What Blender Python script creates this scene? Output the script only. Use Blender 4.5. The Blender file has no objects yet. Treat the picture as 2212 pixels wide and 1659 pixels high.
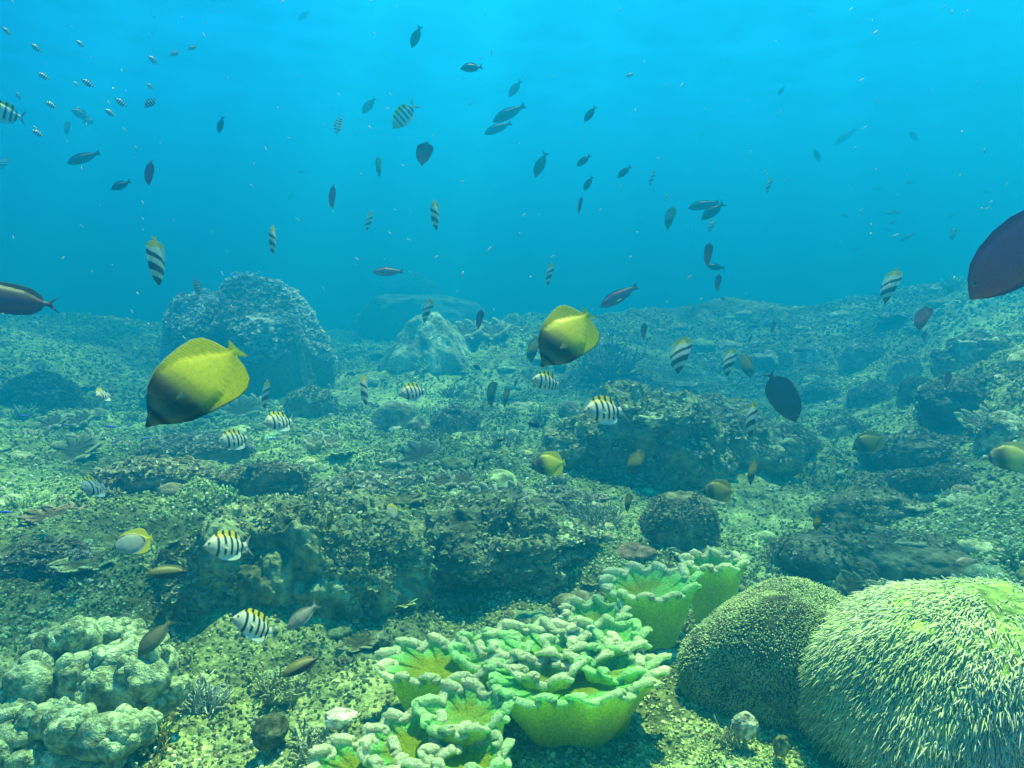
import bpy, bmesh, math, random
import numpy as np
from mathutils import Vector, Matrix
R = math.radians
scene = bpy.context.scene
col = scene.collection

# ------------------------------------------------------------------ camera
CAM = np.array([0.0, 0.0, 0.90]); PITCH = 7.5; FPX = 1580.0; W0, H0 = 2212.0, 1659.0
cd = bpy.data.cameras.new('camera'); cam = bpy.data.objects.new('camera', cd); col.objects.link(cam)
cam.location = CAM; cam.rotation_euler = (R(90 - PITCH), 0, 0)
cd.sensor_width = 36; cd.lens = 36 * FPX / W0; cd.clip_start = 0.02; cd.clip_end = 1000
scene.camera = cam
# ------------------------------------------------------------------ light
SUN_EL, SUN_AZ = 66.0, 18.0            # azimuth measured from +Y (ahead) towards +X (right)
w = bpy.data.worlds.new("World"); scene.world = w; w.use_nodes = True
nt = w.node_tree; nt.nodes.clear()
sky = nt.nodes.new('ShaderNodeTexSky'); sky.sky_type = 'NISHITA'; sky.sun_disc = False
sky.sun_elevation = R(SUN_EL); sky.sun_rotation = R(SUN_AZ)
bg = nt.nodes.new('ShaderNodeBackground'); bg.inputs['Strength'].default_value = 0.075
wo = nt.nodes.new('ShaderNodeOutputWorld')
tint = nt.nodes.new('ShaderNodeMix'); tint.data_type = 'RGBA'; tint.blend_type = 'MULTIPLY'; tint.inputs[0].default_value = 1
tint.inputs[7].default_value = (0.03, 0.44, 0.92, 1)      # daylight that has come down through the sea
nt.links.new(sky.outputs[0], tint.inputs[6]); nt.links.new(tint.outputs[2], bg.inputs[0]); nt.links.new(bg.outputs[0], wo.inputs[0])
sd = bpy.data.lights.new('sun', 'SUN'); sun = bpy.data.objects.new('sun', sd); col.objects.link(sun)
sd.energy = 5.0; sd.angle = R(0.5); sd.color = (1.0, 0.90, 0.32)
sdir = Vector((math.cos(R(SUN_EL)) * math.sin(R(SUN_AZ)), math.cos(R(SUN_EL)) * math.cos(R(SUN_AZ)), math.sin(R(SUN_EL))))
sun.rotation_euler = sdir.to_track_quat('Z', 'Y').to_euler()
scene.view_settings.view_transform = 'Standard'; scene.view_settings.look = 'None'
scene.view_settings.gamma = 1; scene.view_settings.exposure = 2.45
scene.render.engine = 'CYCLES'
cy = scene.cycles
cy.use_denoising = True; cy.max_bounces = 6; cy.diffuse_bounces = 2; cy.glossy_bounces = 1
cy.transmission_bounces = 2; cy.volume_bounces = 1; cy.transparent_max_bounces = 16
cy.sample_clamp_indirect = 4; cy.caustics_reflective = False; cy.caustics_refractive = False

# ------------------------------------------------------------------ noise
_rs = np.random.RandomState(7)
_T = _rs.rand(65536).astype(np.float32)
def _h(i, j, k, s):
    return _T[((i * 73856093) ^ (j * 19349663) ^ (k * 83492791) ^ (s * 2654435)) & 65535]
def vnoise(x, y, z=0.0, s=0):
    x, y, z = np.broadcast_arrays(np.asarray(x, float), np.asarray(y, float), np.asarray(z, float))
    i = np.floor(x).astype(np.int64); j = np.floor(y).astype(np.int64); k = np.floor(z).astype(np.int64)
    u, v, t = x - i, y - j, z - k
    u = u * u * (3 - 2 * u); v = v * v * (3 - 2 * v); t = t * t * (3 - 2 * t)
    r = 0
    for dk in (0, 1):
        a = _h(i, j, k + dk, s) * (1 - u) + _h(i + 1, j, k + dk, s) * u
        b = _h(i, j + 1, k + dk, s) * (1 - u) + _h(i + 1, j + 1, k + dk, s) * u
        r = r + (a * (1 - v) + b * v) * (t if dk else 1 - t)
    return r * 2 - 1
def fbm(x, y, z=0.0, o=4, s=0, g=0.5):
    r = 0; a = 1.0; n = 0
    for q in range(o):
        r = r + a * vnoise(x * 2**q + 17.3 * q, y * 2**q + 9.1 * q, np.asarray(z) * 2**q + 4.7 * q, s + q); n += a; a *= g
    return r / n
def billow(x, y, z=0.0, o=4, s=0, g=0.5):
    r = 0; a = 1.0; n = 0
    for q in range(o):
        r = r + a * (1 - 2 * np.abs(vnoise(x * 2**q + 7.3 * q, y * 2**q + 3.1 * q, np.asarray(z) * 2**q + 1.7 * q, s + q))); n += a; a *= g
    return r / n
def ss(t):
    t = np.clip(t, 0, 1); return t * t * (3 - 2 * t)

# ------------------------------------------------------------------ seabed height
def gbump(x, y, cx, cy_, rx, ry, h):
    return h * np.exp(-(((x - cx) / rx)**2 + ((y - cy_) / ry)**2))
def Hlow(x, y):
    x = np.asarray(x, float); y = np.asarray(y, float)
    r = np.hypot(x, y)
    h = 0.68 * ss((x - 0.34 * y - 0.25) / 2.0) * (1 - 0.5 * ss((r - 6) / 8))
    h = h + 0.22 * ss((-x - 0.45 * y - 0.1) / 2.5)
    h = h + 0.10 * fbm(x * 0.55 + 3, y * 0.55, 0, 3, 11) * ss((r - 0.8) / 2)
    h = h + 0.28 * ss((r - 3.5) / 5) * (fbm(x * 0.33, y * 0.33 + 5, 0, 2, 21))
    h = h + gbump(x, y, 0.2, 7.6, 1.8, 0.9, 0.30) + gbump(x, y, 4.6, 6.6, 1.3, 1.6, 0.18) + gbump(x, y, 3.2, 10, 1.5, 1.2, 0.35)
    h = h - gbump(x, y, 0.1, 2.05, 0.75, 0.28, 0.07)
    h = h + gbump(x, y, 0.8, 9.6, 2.6, 1.6, 0.42) + gbump(x, y, -5.2, 11.5, 2.2, 2.2, 0.30) + gbump(x, y, 5.6, 9.5, 2.6, 2.6, 0.34) - 1.2 * ss((r - 12) / 20)
    return h
def H(x, y):
    r = np.hypot(x, y)
    h = Hlow(x, y)
    wx = x + 0.15 * vnoise(x * 2.1, y * 2.1, 0, 31); wy = y + 0.15 * vnoise(x * 2.1, y * 2.1, 5, 32)
    m = ss((fbm(x * 0.8, y * 0.8, 2, 3, 41) + 0.5))
    h = h + (0.13 * billow(wx * 1.35, wy * 1.35, 0, 3, 51, 0.5) * (0.35 + 0.9 * m) - 0.03) * (.4 + .6 * ss((r - .8) / 2))
    h = h + 0.030 * billow(wx * 6.0, wy * 6.0, 0, 3, 61, 0.55) * (0.5 + m)
    h = h + 0.010 * fbm(x * 26, y * 26, 0, 3, 71, 0.6)
    return h

# ------------------------------------------------------------------ pixel <-> place
cp, sp = math.cos(R(PITCH)), math.sin(R(PITCH))
FWD = np.array([0, cp, -sp]); UP = np.array([0, sp, cp]); RT = np.array([1.0, 0, 0])
def ray(u, v):
    return FWD + RT * (u - W0 / 2) / FPX - UP * (v - H0 / 2) / FPX      # one unit of depth
_D = np.geomspace(0.5, 60, 900)
def gdepth(u, v, f=Hlow):
    p = CAM[None] + _D[:, None] * ray(u, v)[None]
    below = p[:, 2] < f(p[:, 0], p[:, 1]) + 0.02
    return _D[np.argmax(below)] if below.any() else 60.0
def at(u, v, d): return CAM + ray(u, v) * d
def ground(u, v):
    d = gdepth(u, v); p = at(u, v, d); return p, d
def hz(x, y): return float(H(np.array([x]), np.array([y]))[0])

# ------------------------------------------------------------------ meshes
class Geo:
    def __init__(s): s.v = []; s.q = []; s.t = []; s.c = []; s.n = 0
    def add(s, v, q=None, t=None, c=(0.5, 0.5, 0.5)):
        v = np.asarray(v, np.float32).reshape(-1, 3); s.v.append(v)
        if q is not None and len(q): s.q.append(np.asarray(q, np.int64) + s.n)
        if t is not None and len(t): s.t.append(np.asarray(t, np.int64) + s.n)
        c = np.asarray(c, np.float32)
        if c.ndim == 1: c = np.tile(c[None], (len(v), 1))
        s.c.append(c); s.n += len(v); return s
    def mesh(s, name, smooth=True):
        v = np.concatenate(s.v); c = np.concatenate(s.c)
        q = np.concatenate(s.q) if s.q else np.zeros((0, 4), int)
        t = np.concatenate(s.t) if s.t else np.zeros((0, 3), int)
        me = bpy.data.meshes.new(name)
        me.vertices.add(len(v)); me.vertices.foreach_set('co', v.ravel())
        li = np.concatenate([q.ravel(), t.ravel()]).astype(np.int32)
        st = np.concatenate([np.arange(len(q)) * 4, len(q) * 4 + np.arange(len(t)) * 3]).astype(np.int32)
        me.loops.add(len(li)); me.loops.foreach_set('vertex_index', li)
        me.polygons.add(len(st)); me.polygons.foreach_set('loop_start', st)
        me.polygons.foreach_set('use_smooth', np.full(len(st), smooth))
        me.update(calc_edges=True)
        at_ = me.color_attributes.new('Col', 'FLOAT_COLOR', 'POINT')
        at_.data.foreach_set('color', np.concatenate([c, np.ones((len(c), 1), np.float32)], 1).ravel())
        me.validate(); return me
def grid_q(nr, nc, wrap=False):
    i = np.arange(nr - 1)[:, None]; j = np.arange(nc if wrap else nc - 1)[None]
    j2 = (j + 1) % nc
    return np.stack([i * nc + j, i * nc + j2, (i + 1) * nc + j2, (i + 1) * nc + j], -1).reshape(-1, 4)
def link(name, data, parent=None, mat=None, loc=None, kind=None):
    o = bpy.data.objects.new(name, data); col.objects.link(o)
    if mat is not None and data is not None:
        data.materials.clear(); data.materials.append(mat)
    if parent is not None: o.parent = parent
    if loc is not None: o.location = [float(q) for q in loc]
    if kind: o['kind'] = kind
    return o
def tag(o, label, cat, group=None):
    o['label'] = label; o['category'] = cat
    if group: o['group'] = group
    return o
def ico(sub):
    bm = bmesh.new(); bmesh.ops.create_icosphere(bm, subdivisions=sub, radius=1.0)
    v = np.array([x.co[:] for x in bm.verts]); t = np.array([[a.index for a in f.verts] for f in bm.faces]); bm.free()
    return v, t
ICO = {k: ico(k) for k in (2, 3, 4, 5, 6, 7)}
def tube(g, pts, rad, sides, c):
    pts = np.asarray(pts, float); rad = np.asarray(rad, float); n = len(pts)
    t = np.gradient(pts, axis=0); t /= np.linalg.norm(t, axis=1)[:, None] + 1e-9
    a = np.cross(t, np.array([0.31, 0.2, 0.93])); a /= np.linalg.norm(a, axis=1)[:, None] + 1e-9
    b = np.cross(t, a); ph = np.arange(sides) * 2 * math.pi / sides
    v = pts[:, None] + rad[:, None, None] * (np.cos(ph)[None, :, None] * a[:, None] + np.sin(ph)[None, :, None] * b[:, None])
    v = v.reshape(-1, 3); tip = pts[-1] + t[-1] * rad[-1]
    tr = [[(n - 1) * sides + k, (n - 1) * sides + (k + 1) % sides, n * sides] for k in range(sides)]
    c = np.asarray(c, np.float32)
    if c.ndim == 2: c = np.concatenate([np.repeat(c, sides, 0), c[-1:]])
    g.add(np.concatenate([v, tip[None]]), grid_q(n, sides, True), tr, c)

# ------------------------------------------------------------------ materials
def mat(name, rough=0.8, spec=0.25, noise=(), bump=(), sub=0.0, trans=0.0):
    """base colour = Col attribute x noise layers; bump = list of (scale, strength, distance)"""
    m = bpy.data.materials.new(name); m.use_nodes = True; n = m.node_tree.nodes; l = m.node_tree.links
    b = n['Principled BSDF']; b.inputs['Roughness'].default_value = rough
    b.inputs['Specular IOR Level'].default_value = spec
    at_ = n.new('ShaderNodeAttribute'); at_.attribute_name = 'Col'; c = at_.outputs['Color']
    tc = n.new('ShaderNodeTexCoord')
    for sc, det, lo, hi, c1, c2 in noise:
        t = n.new('ShaderNodeTexNoise'); t.inputs['Scale'].default_value = sc; t.inputs['Detail'].default_value = det
        t.inputs['Roughness'].default_value = 0.65
        l.new(tc.outputs['Object'], t.inputs['Vector'])
        rp = n.new('ShaderNodeValToRGB'); rp.color_ramp.elements[0].position = lo; rp.color_ramp.elements[1].position = hi
        rp.color_ramp.elements[0].color = (*c1, 1); rp.color_ramp.elements[1].color = (*c2, 1)
        l.new(t.outputs[0], rp.inputs[0])
        mx = n.new('ShaderNodeMix'); mx.data_type = 'RGBA'; mx.blend_type = 'MULTIPLY'; mx.inputs[0].default_value = 1
        l.new(c, mx.inputs[6]); l.new(rp.outputs[0], mx.inputs[7]); c = mx.outputs[2]
    l.new(c, b.inputs['Base Color']); prev = None
    for sc, st, dist in bump:
        t = n.new('ShaderNodeTexNoise'); t.inputs['Scale'].default_value = sc; t.inputs['Detail'].default_value = 3
        l.new(tc.outputs['Object'], t.inputs['Vector'])
        bp = n.new('ShaderNodeBump'); bp.inputs['Strength'].default_value = st; bp.inputs['Distance'].default_value = dist
        l.new(t.outputs[0], bp.inputs['Height'])
        if prev is not None: l.new(prev, bp.inputs['Normal'])
        prev = bp.outputs[0]
    if prev is not None: l.new(prev, b.inputs['Normal'])
    if trans:
        tr = n.new('ShaderNodeBsdfTranslucent'); l.new(c, tr.inputs['Color'])
        ms = n.new('ShaderNodeMixShader'); ms.inputs[0].default_value = trans
        l.new(b.outputs[0], ms.inputs[1]); l.new(tr.outputs[0], ms.inputs[2]); l.new(ms.outputs[0], n['Material Output'].inputs[0])
    return m
G1 = (1, 1, 1)
M_bed = mat('reef_bed', 0.9, 0.15, [(1.6, 8, .38, .62, (.55, .6, .6), (1.3, 1.25, 1.1)), (14, 6, .36, .66, (.45, .5, .5), (1.6, 1.6, 1.45)), (90, 3, .4, .68, (.6, .6, .6), (1.5, 1.5, 1.4))],
            [(30, 0.8, 0.02), (110, 0.7, 0.008)])
M_rock = mat('rock', 0.9, 0.15, [(5, 8, .38, .62, (.5, .52, .55), (1.35, 1.35, 1.2)), (38, 5, .36, .66, (.5, .5, .5), (1.6, 1.6, 1.4))],
             [(22, 0.8, 0.02), (90, 0.7, 0.008)])
M_frag = mat('reef_growth', 0.85, 0.2, [(60, 2, .4, .6, (.75, .75, .75), (1.2, 1.2, 1.2))], trans=0.2)
M_poly = mat('stony_coral', 0.8, 0.2, [(18, 6, .38, .62, (.5, .56, .5), (1.3, 1.3, 1.15)), (150, 2, .4, .62, (.7, .7, .7), (1.2, 1.2, 1.2))],
             [(260, 0.9, 0.006), (45, 0.7, 0.014)])
M_leather = mat('leather_coral', 0.65, 0.2, [(9, 4, .38, .62, (.8, .85, .8), (1.15, 1.1, 1.1)), (190, 2, .38, .6, (.78, .78, .72), (1.15, 1.15, 1.15))],
                [(220, 0.9, 0.005), (60, 0.5, 0.008)], trans=0.5)
M_tent = mat('tentacle_flesh', 0.55, 0.35, [(8, 3, .38, .62, (.75, .8, .8), (1.15, 1.15, 1.1))], trans=0.25)
M_fish = mat('fish_skin', 0.42, 0.45, [(45, 3, .35, .65, (.86, .86, .86), (1.08, 1.08, 1.08))], [(170, 0.15, 0.002)], trans=0.38)
M_eye = mat('fish_eye', 0.15, 0.6)

# ================================================================== THE SETTING
rng = np.random.RandomState(3)
SEA_Z = 5.4
# water surface overhead: flat, tint pattern shaped to cast caustic patches and light shafts
m = bpy.data.materials.new('sea_surface'); m.use_nodes = True; n_ = m.node_tree.nodes; l_ = m.node_tree.links; n_.clear()
tcn = n_.new('ShaderNodeTexCoord'); nz = n_.new('ShaderNodeTexNoise'); nz.inputs['Scale'].default_value = 1.1; nz.inputs['Detail'].default_value = 2
wv = n_.new('ShaderNodeVectorMath'); wv.operation = 'MULTIPLY_ADD'; wv.inputs[1].default_value = (.35, .35, .35)
vo = n_.new('ShaderNodeTexVoronoi'); vo.feature = 'SMOOTH_F1'; vo.inputs['Scale'].default_value = 1.3; vo.inputs['Smoothness'].default_value = 0.6
rp = n_.new('ShaderNodeValToRGB'); e = rp.color_ramp.elements
e[0].position = 0.18; e[0].color = (.42, .44, .47, 1); e[1].position = 0.62; e[1].color = (1, 1, 1, 1)
tb = n_.new('ShaderNodeBsdfTransparent'); mo = n_.new('ShaderNodeOutputMaterial')
l_.new(tcn.outputs['Object'], nz.inputs['Vector']); l_.new(nz.outputs['Color'], wv.inputs[0]); l_.new(tcn.outputs['Object'], wv.inputs[2])
l_.new(wv.outputs[0], vo.inputs['Vector']); l_.new(vo.outputs['Distance'], rp.inputs[0]); n2 = n_.new('ShaderNodeTexNoise'); n2.inputs['Scale'].default_value = .42; n2.inputs['Detail'].default_value = 1; mp = n_.new('ShaderNodeMapping'); mp.inputs['Location'].default_value = (1.1, 9.7, 0); l_.new(tcn.outputs['Object'], mp.inputs['Vector']); l_.new(mp.outputs[0], n2.inputs['Vector'])
r2 = n_.new('ShaderNodeValToRGB'); r2.color_ramp.elements[0].position = .42; r2.color_ramp.elements[0].color = (.55, .58, .62, 1); r2.color_ramp.elements[1].position = .58; l_.new(n2.outputs[0], r2.inputs[0])  # broad dimming added for light shafts, shifted so the foreground is lit
mm = n_.new('ShaderNodeMix'); mm.data_type = 'RGBA'; mm.blend_type = 'MULTIPLY'; mm.inputs[0].default_value = 1; l_.new(rp.outputs[0], mm.inputs[6]); l_.new(r2.outputs[0], mm.inputs[7]); l_.new(mm.outputs[2], tb.inputs[0]); l_.new(tb.outputs[0], mo.inputs[0])
g = Geo(); a_ = np.linspace(-250, 250, 41); X, Y = np.meshgrid(a_, a_)
g.add(np.stack([X, Y, np.zeros_like(X)], -1), grid_q(41, 41), c=(.5, .7, .8))
link('water_surface', g.mesh('water_surface'), None, m, (0, 0, SEA_Z), 'structure')

# the sea water itself: one closed box of even density
SIG = 0.36
m = bpy.data.materials.new('sea_water'); m.use_nodes = True; n_ = m.node_tree.nodes; n_.clear()
pv = n_.new('ShaderNodeVolumePrincipled'); mo = n_.new('ShaderNodeOutputMaterial'); m.node_tree.links.new(pv.outputs[0], mo.inputs['Volume'])
pv.inputs['Density'].default_value = SIG; pv.inputs['Color'].default_value = (0.003, 0.16, 0.40, 1)
pv.inputs['Absorption Color'].default_value = (0.16, 0.42, 0.74, 1); pv.inputs['Anisotropy'].default_value = 0.5
bm = bmesh.new(); bmesh.ops.create_cube(bm, size=1.0); me = bpy.data.meshes.new('haze'); bm.to_mesh(me); bm.free()
hz_o = link('haze', me, None, m, (0, 0, (SEA_Z - 0.1 - 4.0) / 2), 'stuff'); hz_o.scale = (150, 150, SEA_Z - 0.1 + 4.0)

# seabed: one polar sheet, dense in front of the camera
A = np.concatenate([np.linspace(-44, 44, 860), np.linspace(44, 316, 70)[1:-1]]) * math.pi / 180
Rr = np.concatenate([[0.02, 0.3, 0.55], np.geomspace(0.75, 70, 900)])
AA, RR = np.meshgrid(A, Rr); X = RR * np.sin(AA); Y = RR * np.cos(AA)
Z = H(X, Y)
mott = fbm(X * 0.9, Y * 0.9, 0, 4, 91); grain = fbm(X * 7, Y * 7, 0, 3, 92)
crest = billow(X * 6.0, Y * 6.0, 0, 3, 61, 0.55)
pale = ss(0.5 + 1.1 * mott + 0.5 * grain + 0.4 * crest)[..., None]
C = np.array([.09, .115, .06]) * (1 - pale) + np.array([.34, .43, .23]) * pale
g = Geo(); g.add(np.stack([X, Y, Z], -1), grid_q(len(Rr), len(A), True), c=C.reshape(-1, 3))
link('seabed', g.mesh('seabed'), None, M_bed, kind='structure')

# ------------------------------------------------------------------ small growth
def frames(N):
    N = N / (np.linalg.norm(N, axis=1)[:, None] + 1e-9)
    ref = np.where(np.abs(N[:, 2:3]) < 0.9, np.array([[0, 0, 1.0]]), np.array([[1.0, 0, 0]]))
    a = np.cross(N, ref); a /= np.linalg.norm(a, axis=1)[:, None]; return a, np.cross(N, a), N
def flakes(g, P, N, size, C, rs, tilt=0.6, k=6, cup=0.35):
    n = len(P); N = N + tilt * rs.normal(size=(n, 3)); a, b, N = frames(N)
    th = rs.rand(n)[:, None] * 6.28 + np.arange(k)[None] * 2 * math.pi / k
    rr = size[:, None] * rs.uniform(0.6, 1.15, (n, k)); el = rs.uniform(0.5, 1.0, n)[:, None]
    ring = P[:, None] + (rr * np.cos(th))[..., None] * a[:, None] + (rr * el * np.sin(th))[..., None] * b[:, None] \
        + (size[:, None] * cup * rs.uniform(0.2, 1.6, (n, k)))[..., None] * N[:, None]
    v = np.concatenate([P[:, None] - 0.1 * size[:, None, None] * N[:, None], ring], 1)
    i = np.arange(n)[:, None] * (k + 1); j = np.arange(k)[None]
    t = np.stack([i + 0 * j, i + 1 + j, i + 1 + (j + 1) % k], -1).reshape(-1, 3)
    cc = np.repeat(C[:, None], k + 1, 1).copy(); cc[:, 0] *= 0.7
    g.add(v.reshape(-1, 3), t=t, c=cc.reshape(-1, 3))
def nubs(g, P, N, rad, hgt, C, rs, lean=0.35, s=5):
    n = len(P); N = N + lean * rs.normal(size=(n, 3)); a, b, N = frames(N)
    th = rs.rand(n)[:, None] * 6.28 + np.arange(s)[None] * 2 * math.pi / s
    def ringat(f, r): return P[:, None] + (hgt * f)[:, None, None] * N[:, None] + (rad * r)[:, None, None] * (np.cos(th)[..., None] * a[:, None] + np.sin(th)[..., None] * b[:, None])
    v = np.concatenate([ringat(-0.2, 1.0), ringat(0.5, 1.05), ringat(0.88, 0.75), (P + hgt[:, None] * N)[:, None]], 1)
    m_ = 3 * s + 1; i = np.arange(n)[:, None, None] * m_; L_ = np.arange(2)[None, :, None] * s; j = np.arange(s)[None, None]
    q = np.stack([i + L_ + j, i + L_ + (j + 1) % s, i + L_ + s + (j + 1) % s, i + L_ + s + j], -1).reshape(-1, 4)
    i = i[:, 0]; j = j[0]; t = np.stack([i + 2 * s + j, i + 2 * s + (j + 1) % s, i + 3 * s + 0 * j], -1).reshape(-1, 3)
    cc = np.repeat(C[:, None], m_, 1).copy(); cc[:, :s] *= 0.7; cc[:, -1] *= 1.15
    g.add(v.reshape(-1, 3), q, t, cc.reshape(-1, 3))
def jitter_cols(n, base, rs, amt=0.25, warm=0.06):
    base = np.asarray(base, float); f = 1 + amt * rs.normal(size=(n, 1)); tint = 1 + warm * rs.normal(size=(n, 3))
    return np.clip(base * f * tint, 0.01, 0.9)
def seabed_growth(n, seed, r0, r1, lo, hi, kind, base, thr):
    rs = np.random.RandomState(seed)
    r = np.exp(rs.uniform(math.log(r0), math.log(r1), n)); a = rs.uniform(-43, 43, n) * math.pi / 180
    x, y = r * np.sin(a), r * np.cos(a)
    keep = fbm(x * 1.3 + 2, y * 1.3, 0, 3, 200 + seed) + 0.35 * rs.normal(size=n) * 0.5 > thr
    x, y, r = x[keep], y[keep], r[keep]; z = H(x, y); e_ = 0.02
    N = np.stack([-(H(x + e_, y) - z) / e_, -(H(x, y + e_) - z) / e_, np.ones_like(x)], 1)
    P = np.stack([x, y, z], 1); k = len(x)
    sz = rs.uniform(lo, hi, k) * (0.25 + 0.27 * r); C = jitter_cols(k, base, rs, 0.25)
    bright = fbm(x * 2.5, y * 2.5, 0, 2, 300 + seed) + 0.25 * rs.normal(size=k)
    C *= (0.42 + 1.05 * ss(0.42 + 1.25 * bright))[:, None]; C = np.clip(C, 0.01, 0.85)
    g = Geo()
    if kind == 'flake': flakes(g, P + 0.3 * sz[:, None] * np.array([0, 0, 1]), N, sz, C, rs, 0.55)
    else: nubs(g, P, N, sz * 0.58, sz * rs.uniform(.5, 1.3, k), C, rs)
    return g
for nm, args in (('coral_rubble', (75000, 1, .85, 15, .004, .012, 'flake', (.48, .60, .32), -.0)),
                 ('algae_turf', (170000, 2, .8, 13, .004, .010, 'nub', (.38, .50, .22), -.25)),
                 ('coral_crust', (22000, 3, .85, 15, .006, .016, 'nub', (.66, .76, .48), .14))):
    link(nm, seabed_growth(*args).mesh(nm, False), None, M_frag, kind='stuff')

# ================================================================== REEF THINGS
def noise_disp(v, amp, sc, seed, o=5):
    return amp * billow(v[:, 0] * sc, v[:, 1] * sc, v[:, 2] * sc, o, seed, 0.55)
def blob_geo(g, sub, rad, seed, amp, sc, base, flat=0.0, off=(0, 0, 0), o=5):
    v, t = ICO[sub]; r = np.asarray(rad, float)
    so = np.array([seed * 3.1, seed * 1.7, 0])
    big = 1 + (0.28 if amp < .2 else .5) * fbm(*(v * (1.1 if amp < .2 else 1.5) + so).T, 2, seed)
    d = noise_disp(v + so, amp, sc, seed, o)
    p = v * (big + d)[:, None] * r[None]
    if flat: p[:, 2] = np.where(p[:, 2] > 0, p[:, 2] * (1 - flat * ss(p[:, 2] / r[2])), p[:, 2])
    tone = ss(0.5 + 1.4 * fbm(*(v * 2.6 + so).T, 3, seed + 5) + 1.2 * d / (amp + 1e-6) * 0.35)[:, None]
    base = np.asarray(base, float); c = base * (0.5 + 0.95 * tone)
    g.add(p + np.asarray(off, float), t=t, c=c); return p + np.asarray(off, float)
def normals_of(me):
    n = np.empty(len(me.vertices) * 3, np.float32); me.vertices.foreach_get('normal', n)
    v = np.empty(len(me.vertices) * 3, np.float32); me.vertices.foreach_get('co', v)
    return v.reshape(-1, 3), n.reshape(-1, 3)
def place(u, vb, wpx, hpx, sink=0.15):
    """a thing whose foot is seen at (u, vb), wpx wide, hpx high -> position, metres wide, metres high, distance"""
    p, d = ground(u, vb); w_, h_ = wpx * d / FPX, hpx * d / FPX
    p = p + np.array([0, w_ * 0.3, 0]); q_ = np.linspace(-.3, .3, 7) * w_; p[2] = float(np.percentile(H(p[0] + q_[None], p[1] - .1 * w_ + q_[:, None]), 45)) - sink * h_
    return p, w_, h_, d
def rock(name, label, cat, u, vb, wpx, hpx, seed, base=(.16, .16, .12), sub=6, amp=0.16, sc=2.2, growth=0, gcol=(.35, .36, .28), gsz=(.012, .03), group=None, M=None, depth=0.8, flat=0.3, gtop=0.1, gk='flake', parts=0, cone=0):
    p, w_, h_, d = place(u, vb, wpx, hpx)
    g = Geo()
    if not parts: blob_geo(g, sub, (w_ / 2, w_ / 2 * depth, h_ * .98 / (1 - flat)), seed, amp, sc, base, flat)
    else:                                   # craggy: several worn lumps grown into one
        rr = np.random.RandomState(seed)
        for q in range(parts):
            f = (q + .5) / parts * 2 - 1; top = h_ * (1.05 - .45 * abs(f) ** 1.5 * rr.uniform(.6, 1.2)) * rr.uniform(.75, 1.05); rw = w_ * rr.uniform(.16, .26) * (1 + 1.0 / parts)
            blob_geo(g, sub - 1, (rw, rw * rr.uniform(.7, 1.1), top * .62), seed + q * 7, amp * 1.25, sc, np.asarray(base) * rr.uniform(.75, 1.3), .15,
                     (f * w_ * .36, rr.uniform(-.22, .22) * w_ * depth, top * rr.uniform(.3, .5)))
        blob_geo(g, sub, (w_ * .44, w_ * .34 * depth, h_ * .42), seed, amp, sc, base, .2)
        for q in range(parts):              # ledges jutting out over the hollows
            f = rr.uniform(-1, 1); rw = w_ * rr.uniform(.08, .17); zz = h_ * (1 - .4 * abs(f)) * rr.uniform(.45, .98)
            blob_geo(g, sub - 2, (rw, rw * .8, h_ * rr.uniform(.05, .10)), seed + 50 + q, amp * 1.6, sc * 1.3, np.asarray(base) * 1.9, 0, (f * w_ * .42, -w_ * depth * rr.uniform(.0, .30) * (1 - .4 * abs(f)), zz))
    if cone:
        v0 = g.v[0]; v0[:, :2] *= (1 - cone * np.clip(v0[:, 2:3] / (h_ * 1.1), 0, 1))
    e = tag(link(name, None, loc=p), label, cat, group)
    me = g.mesh('rock_body'); b = link('rock_body', me, e, M or M_rock)
    if growth:
        rs = np.random.RandomState(seed); v, n = normals_of(me)
        k = np.where((n[:, 2] > gtop) & (v[:, 2] > -0.3 * h_) & (fbm(v[:, 0] * 4, v[:, 1] * 4, v[:, 2] * 4, 2, seed) > -0.2))[0]
        if len(k):
            k = rs.choice(k, growth); s_ = rs.uniform(*gsz, growth) * w_ / 0.6; P = v[k] + rs.normal(size=(growth, 3)) * 0.006 * w_
            C = np.clip(jitter_cols(growth, gcol, rs, 0.4), 0.02, 0.85); gg = Geo()
            if gk == 'flake': flakes(gg, P + n[k] * s_[:, None] * 0.3, n[k] + np.array([0, 0, .6]), s_, C, rs, 0.5)
            else: nubs(gg, P, n[k], s_ * .45, s_ * rs.uniform(1, 2, growth), C, rs)
            link('encrusting_growth', gg.mesh('encrusting_growth', False), e, M_frag, kind='stuff')
    return e, p, w_, h_, d

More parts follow.
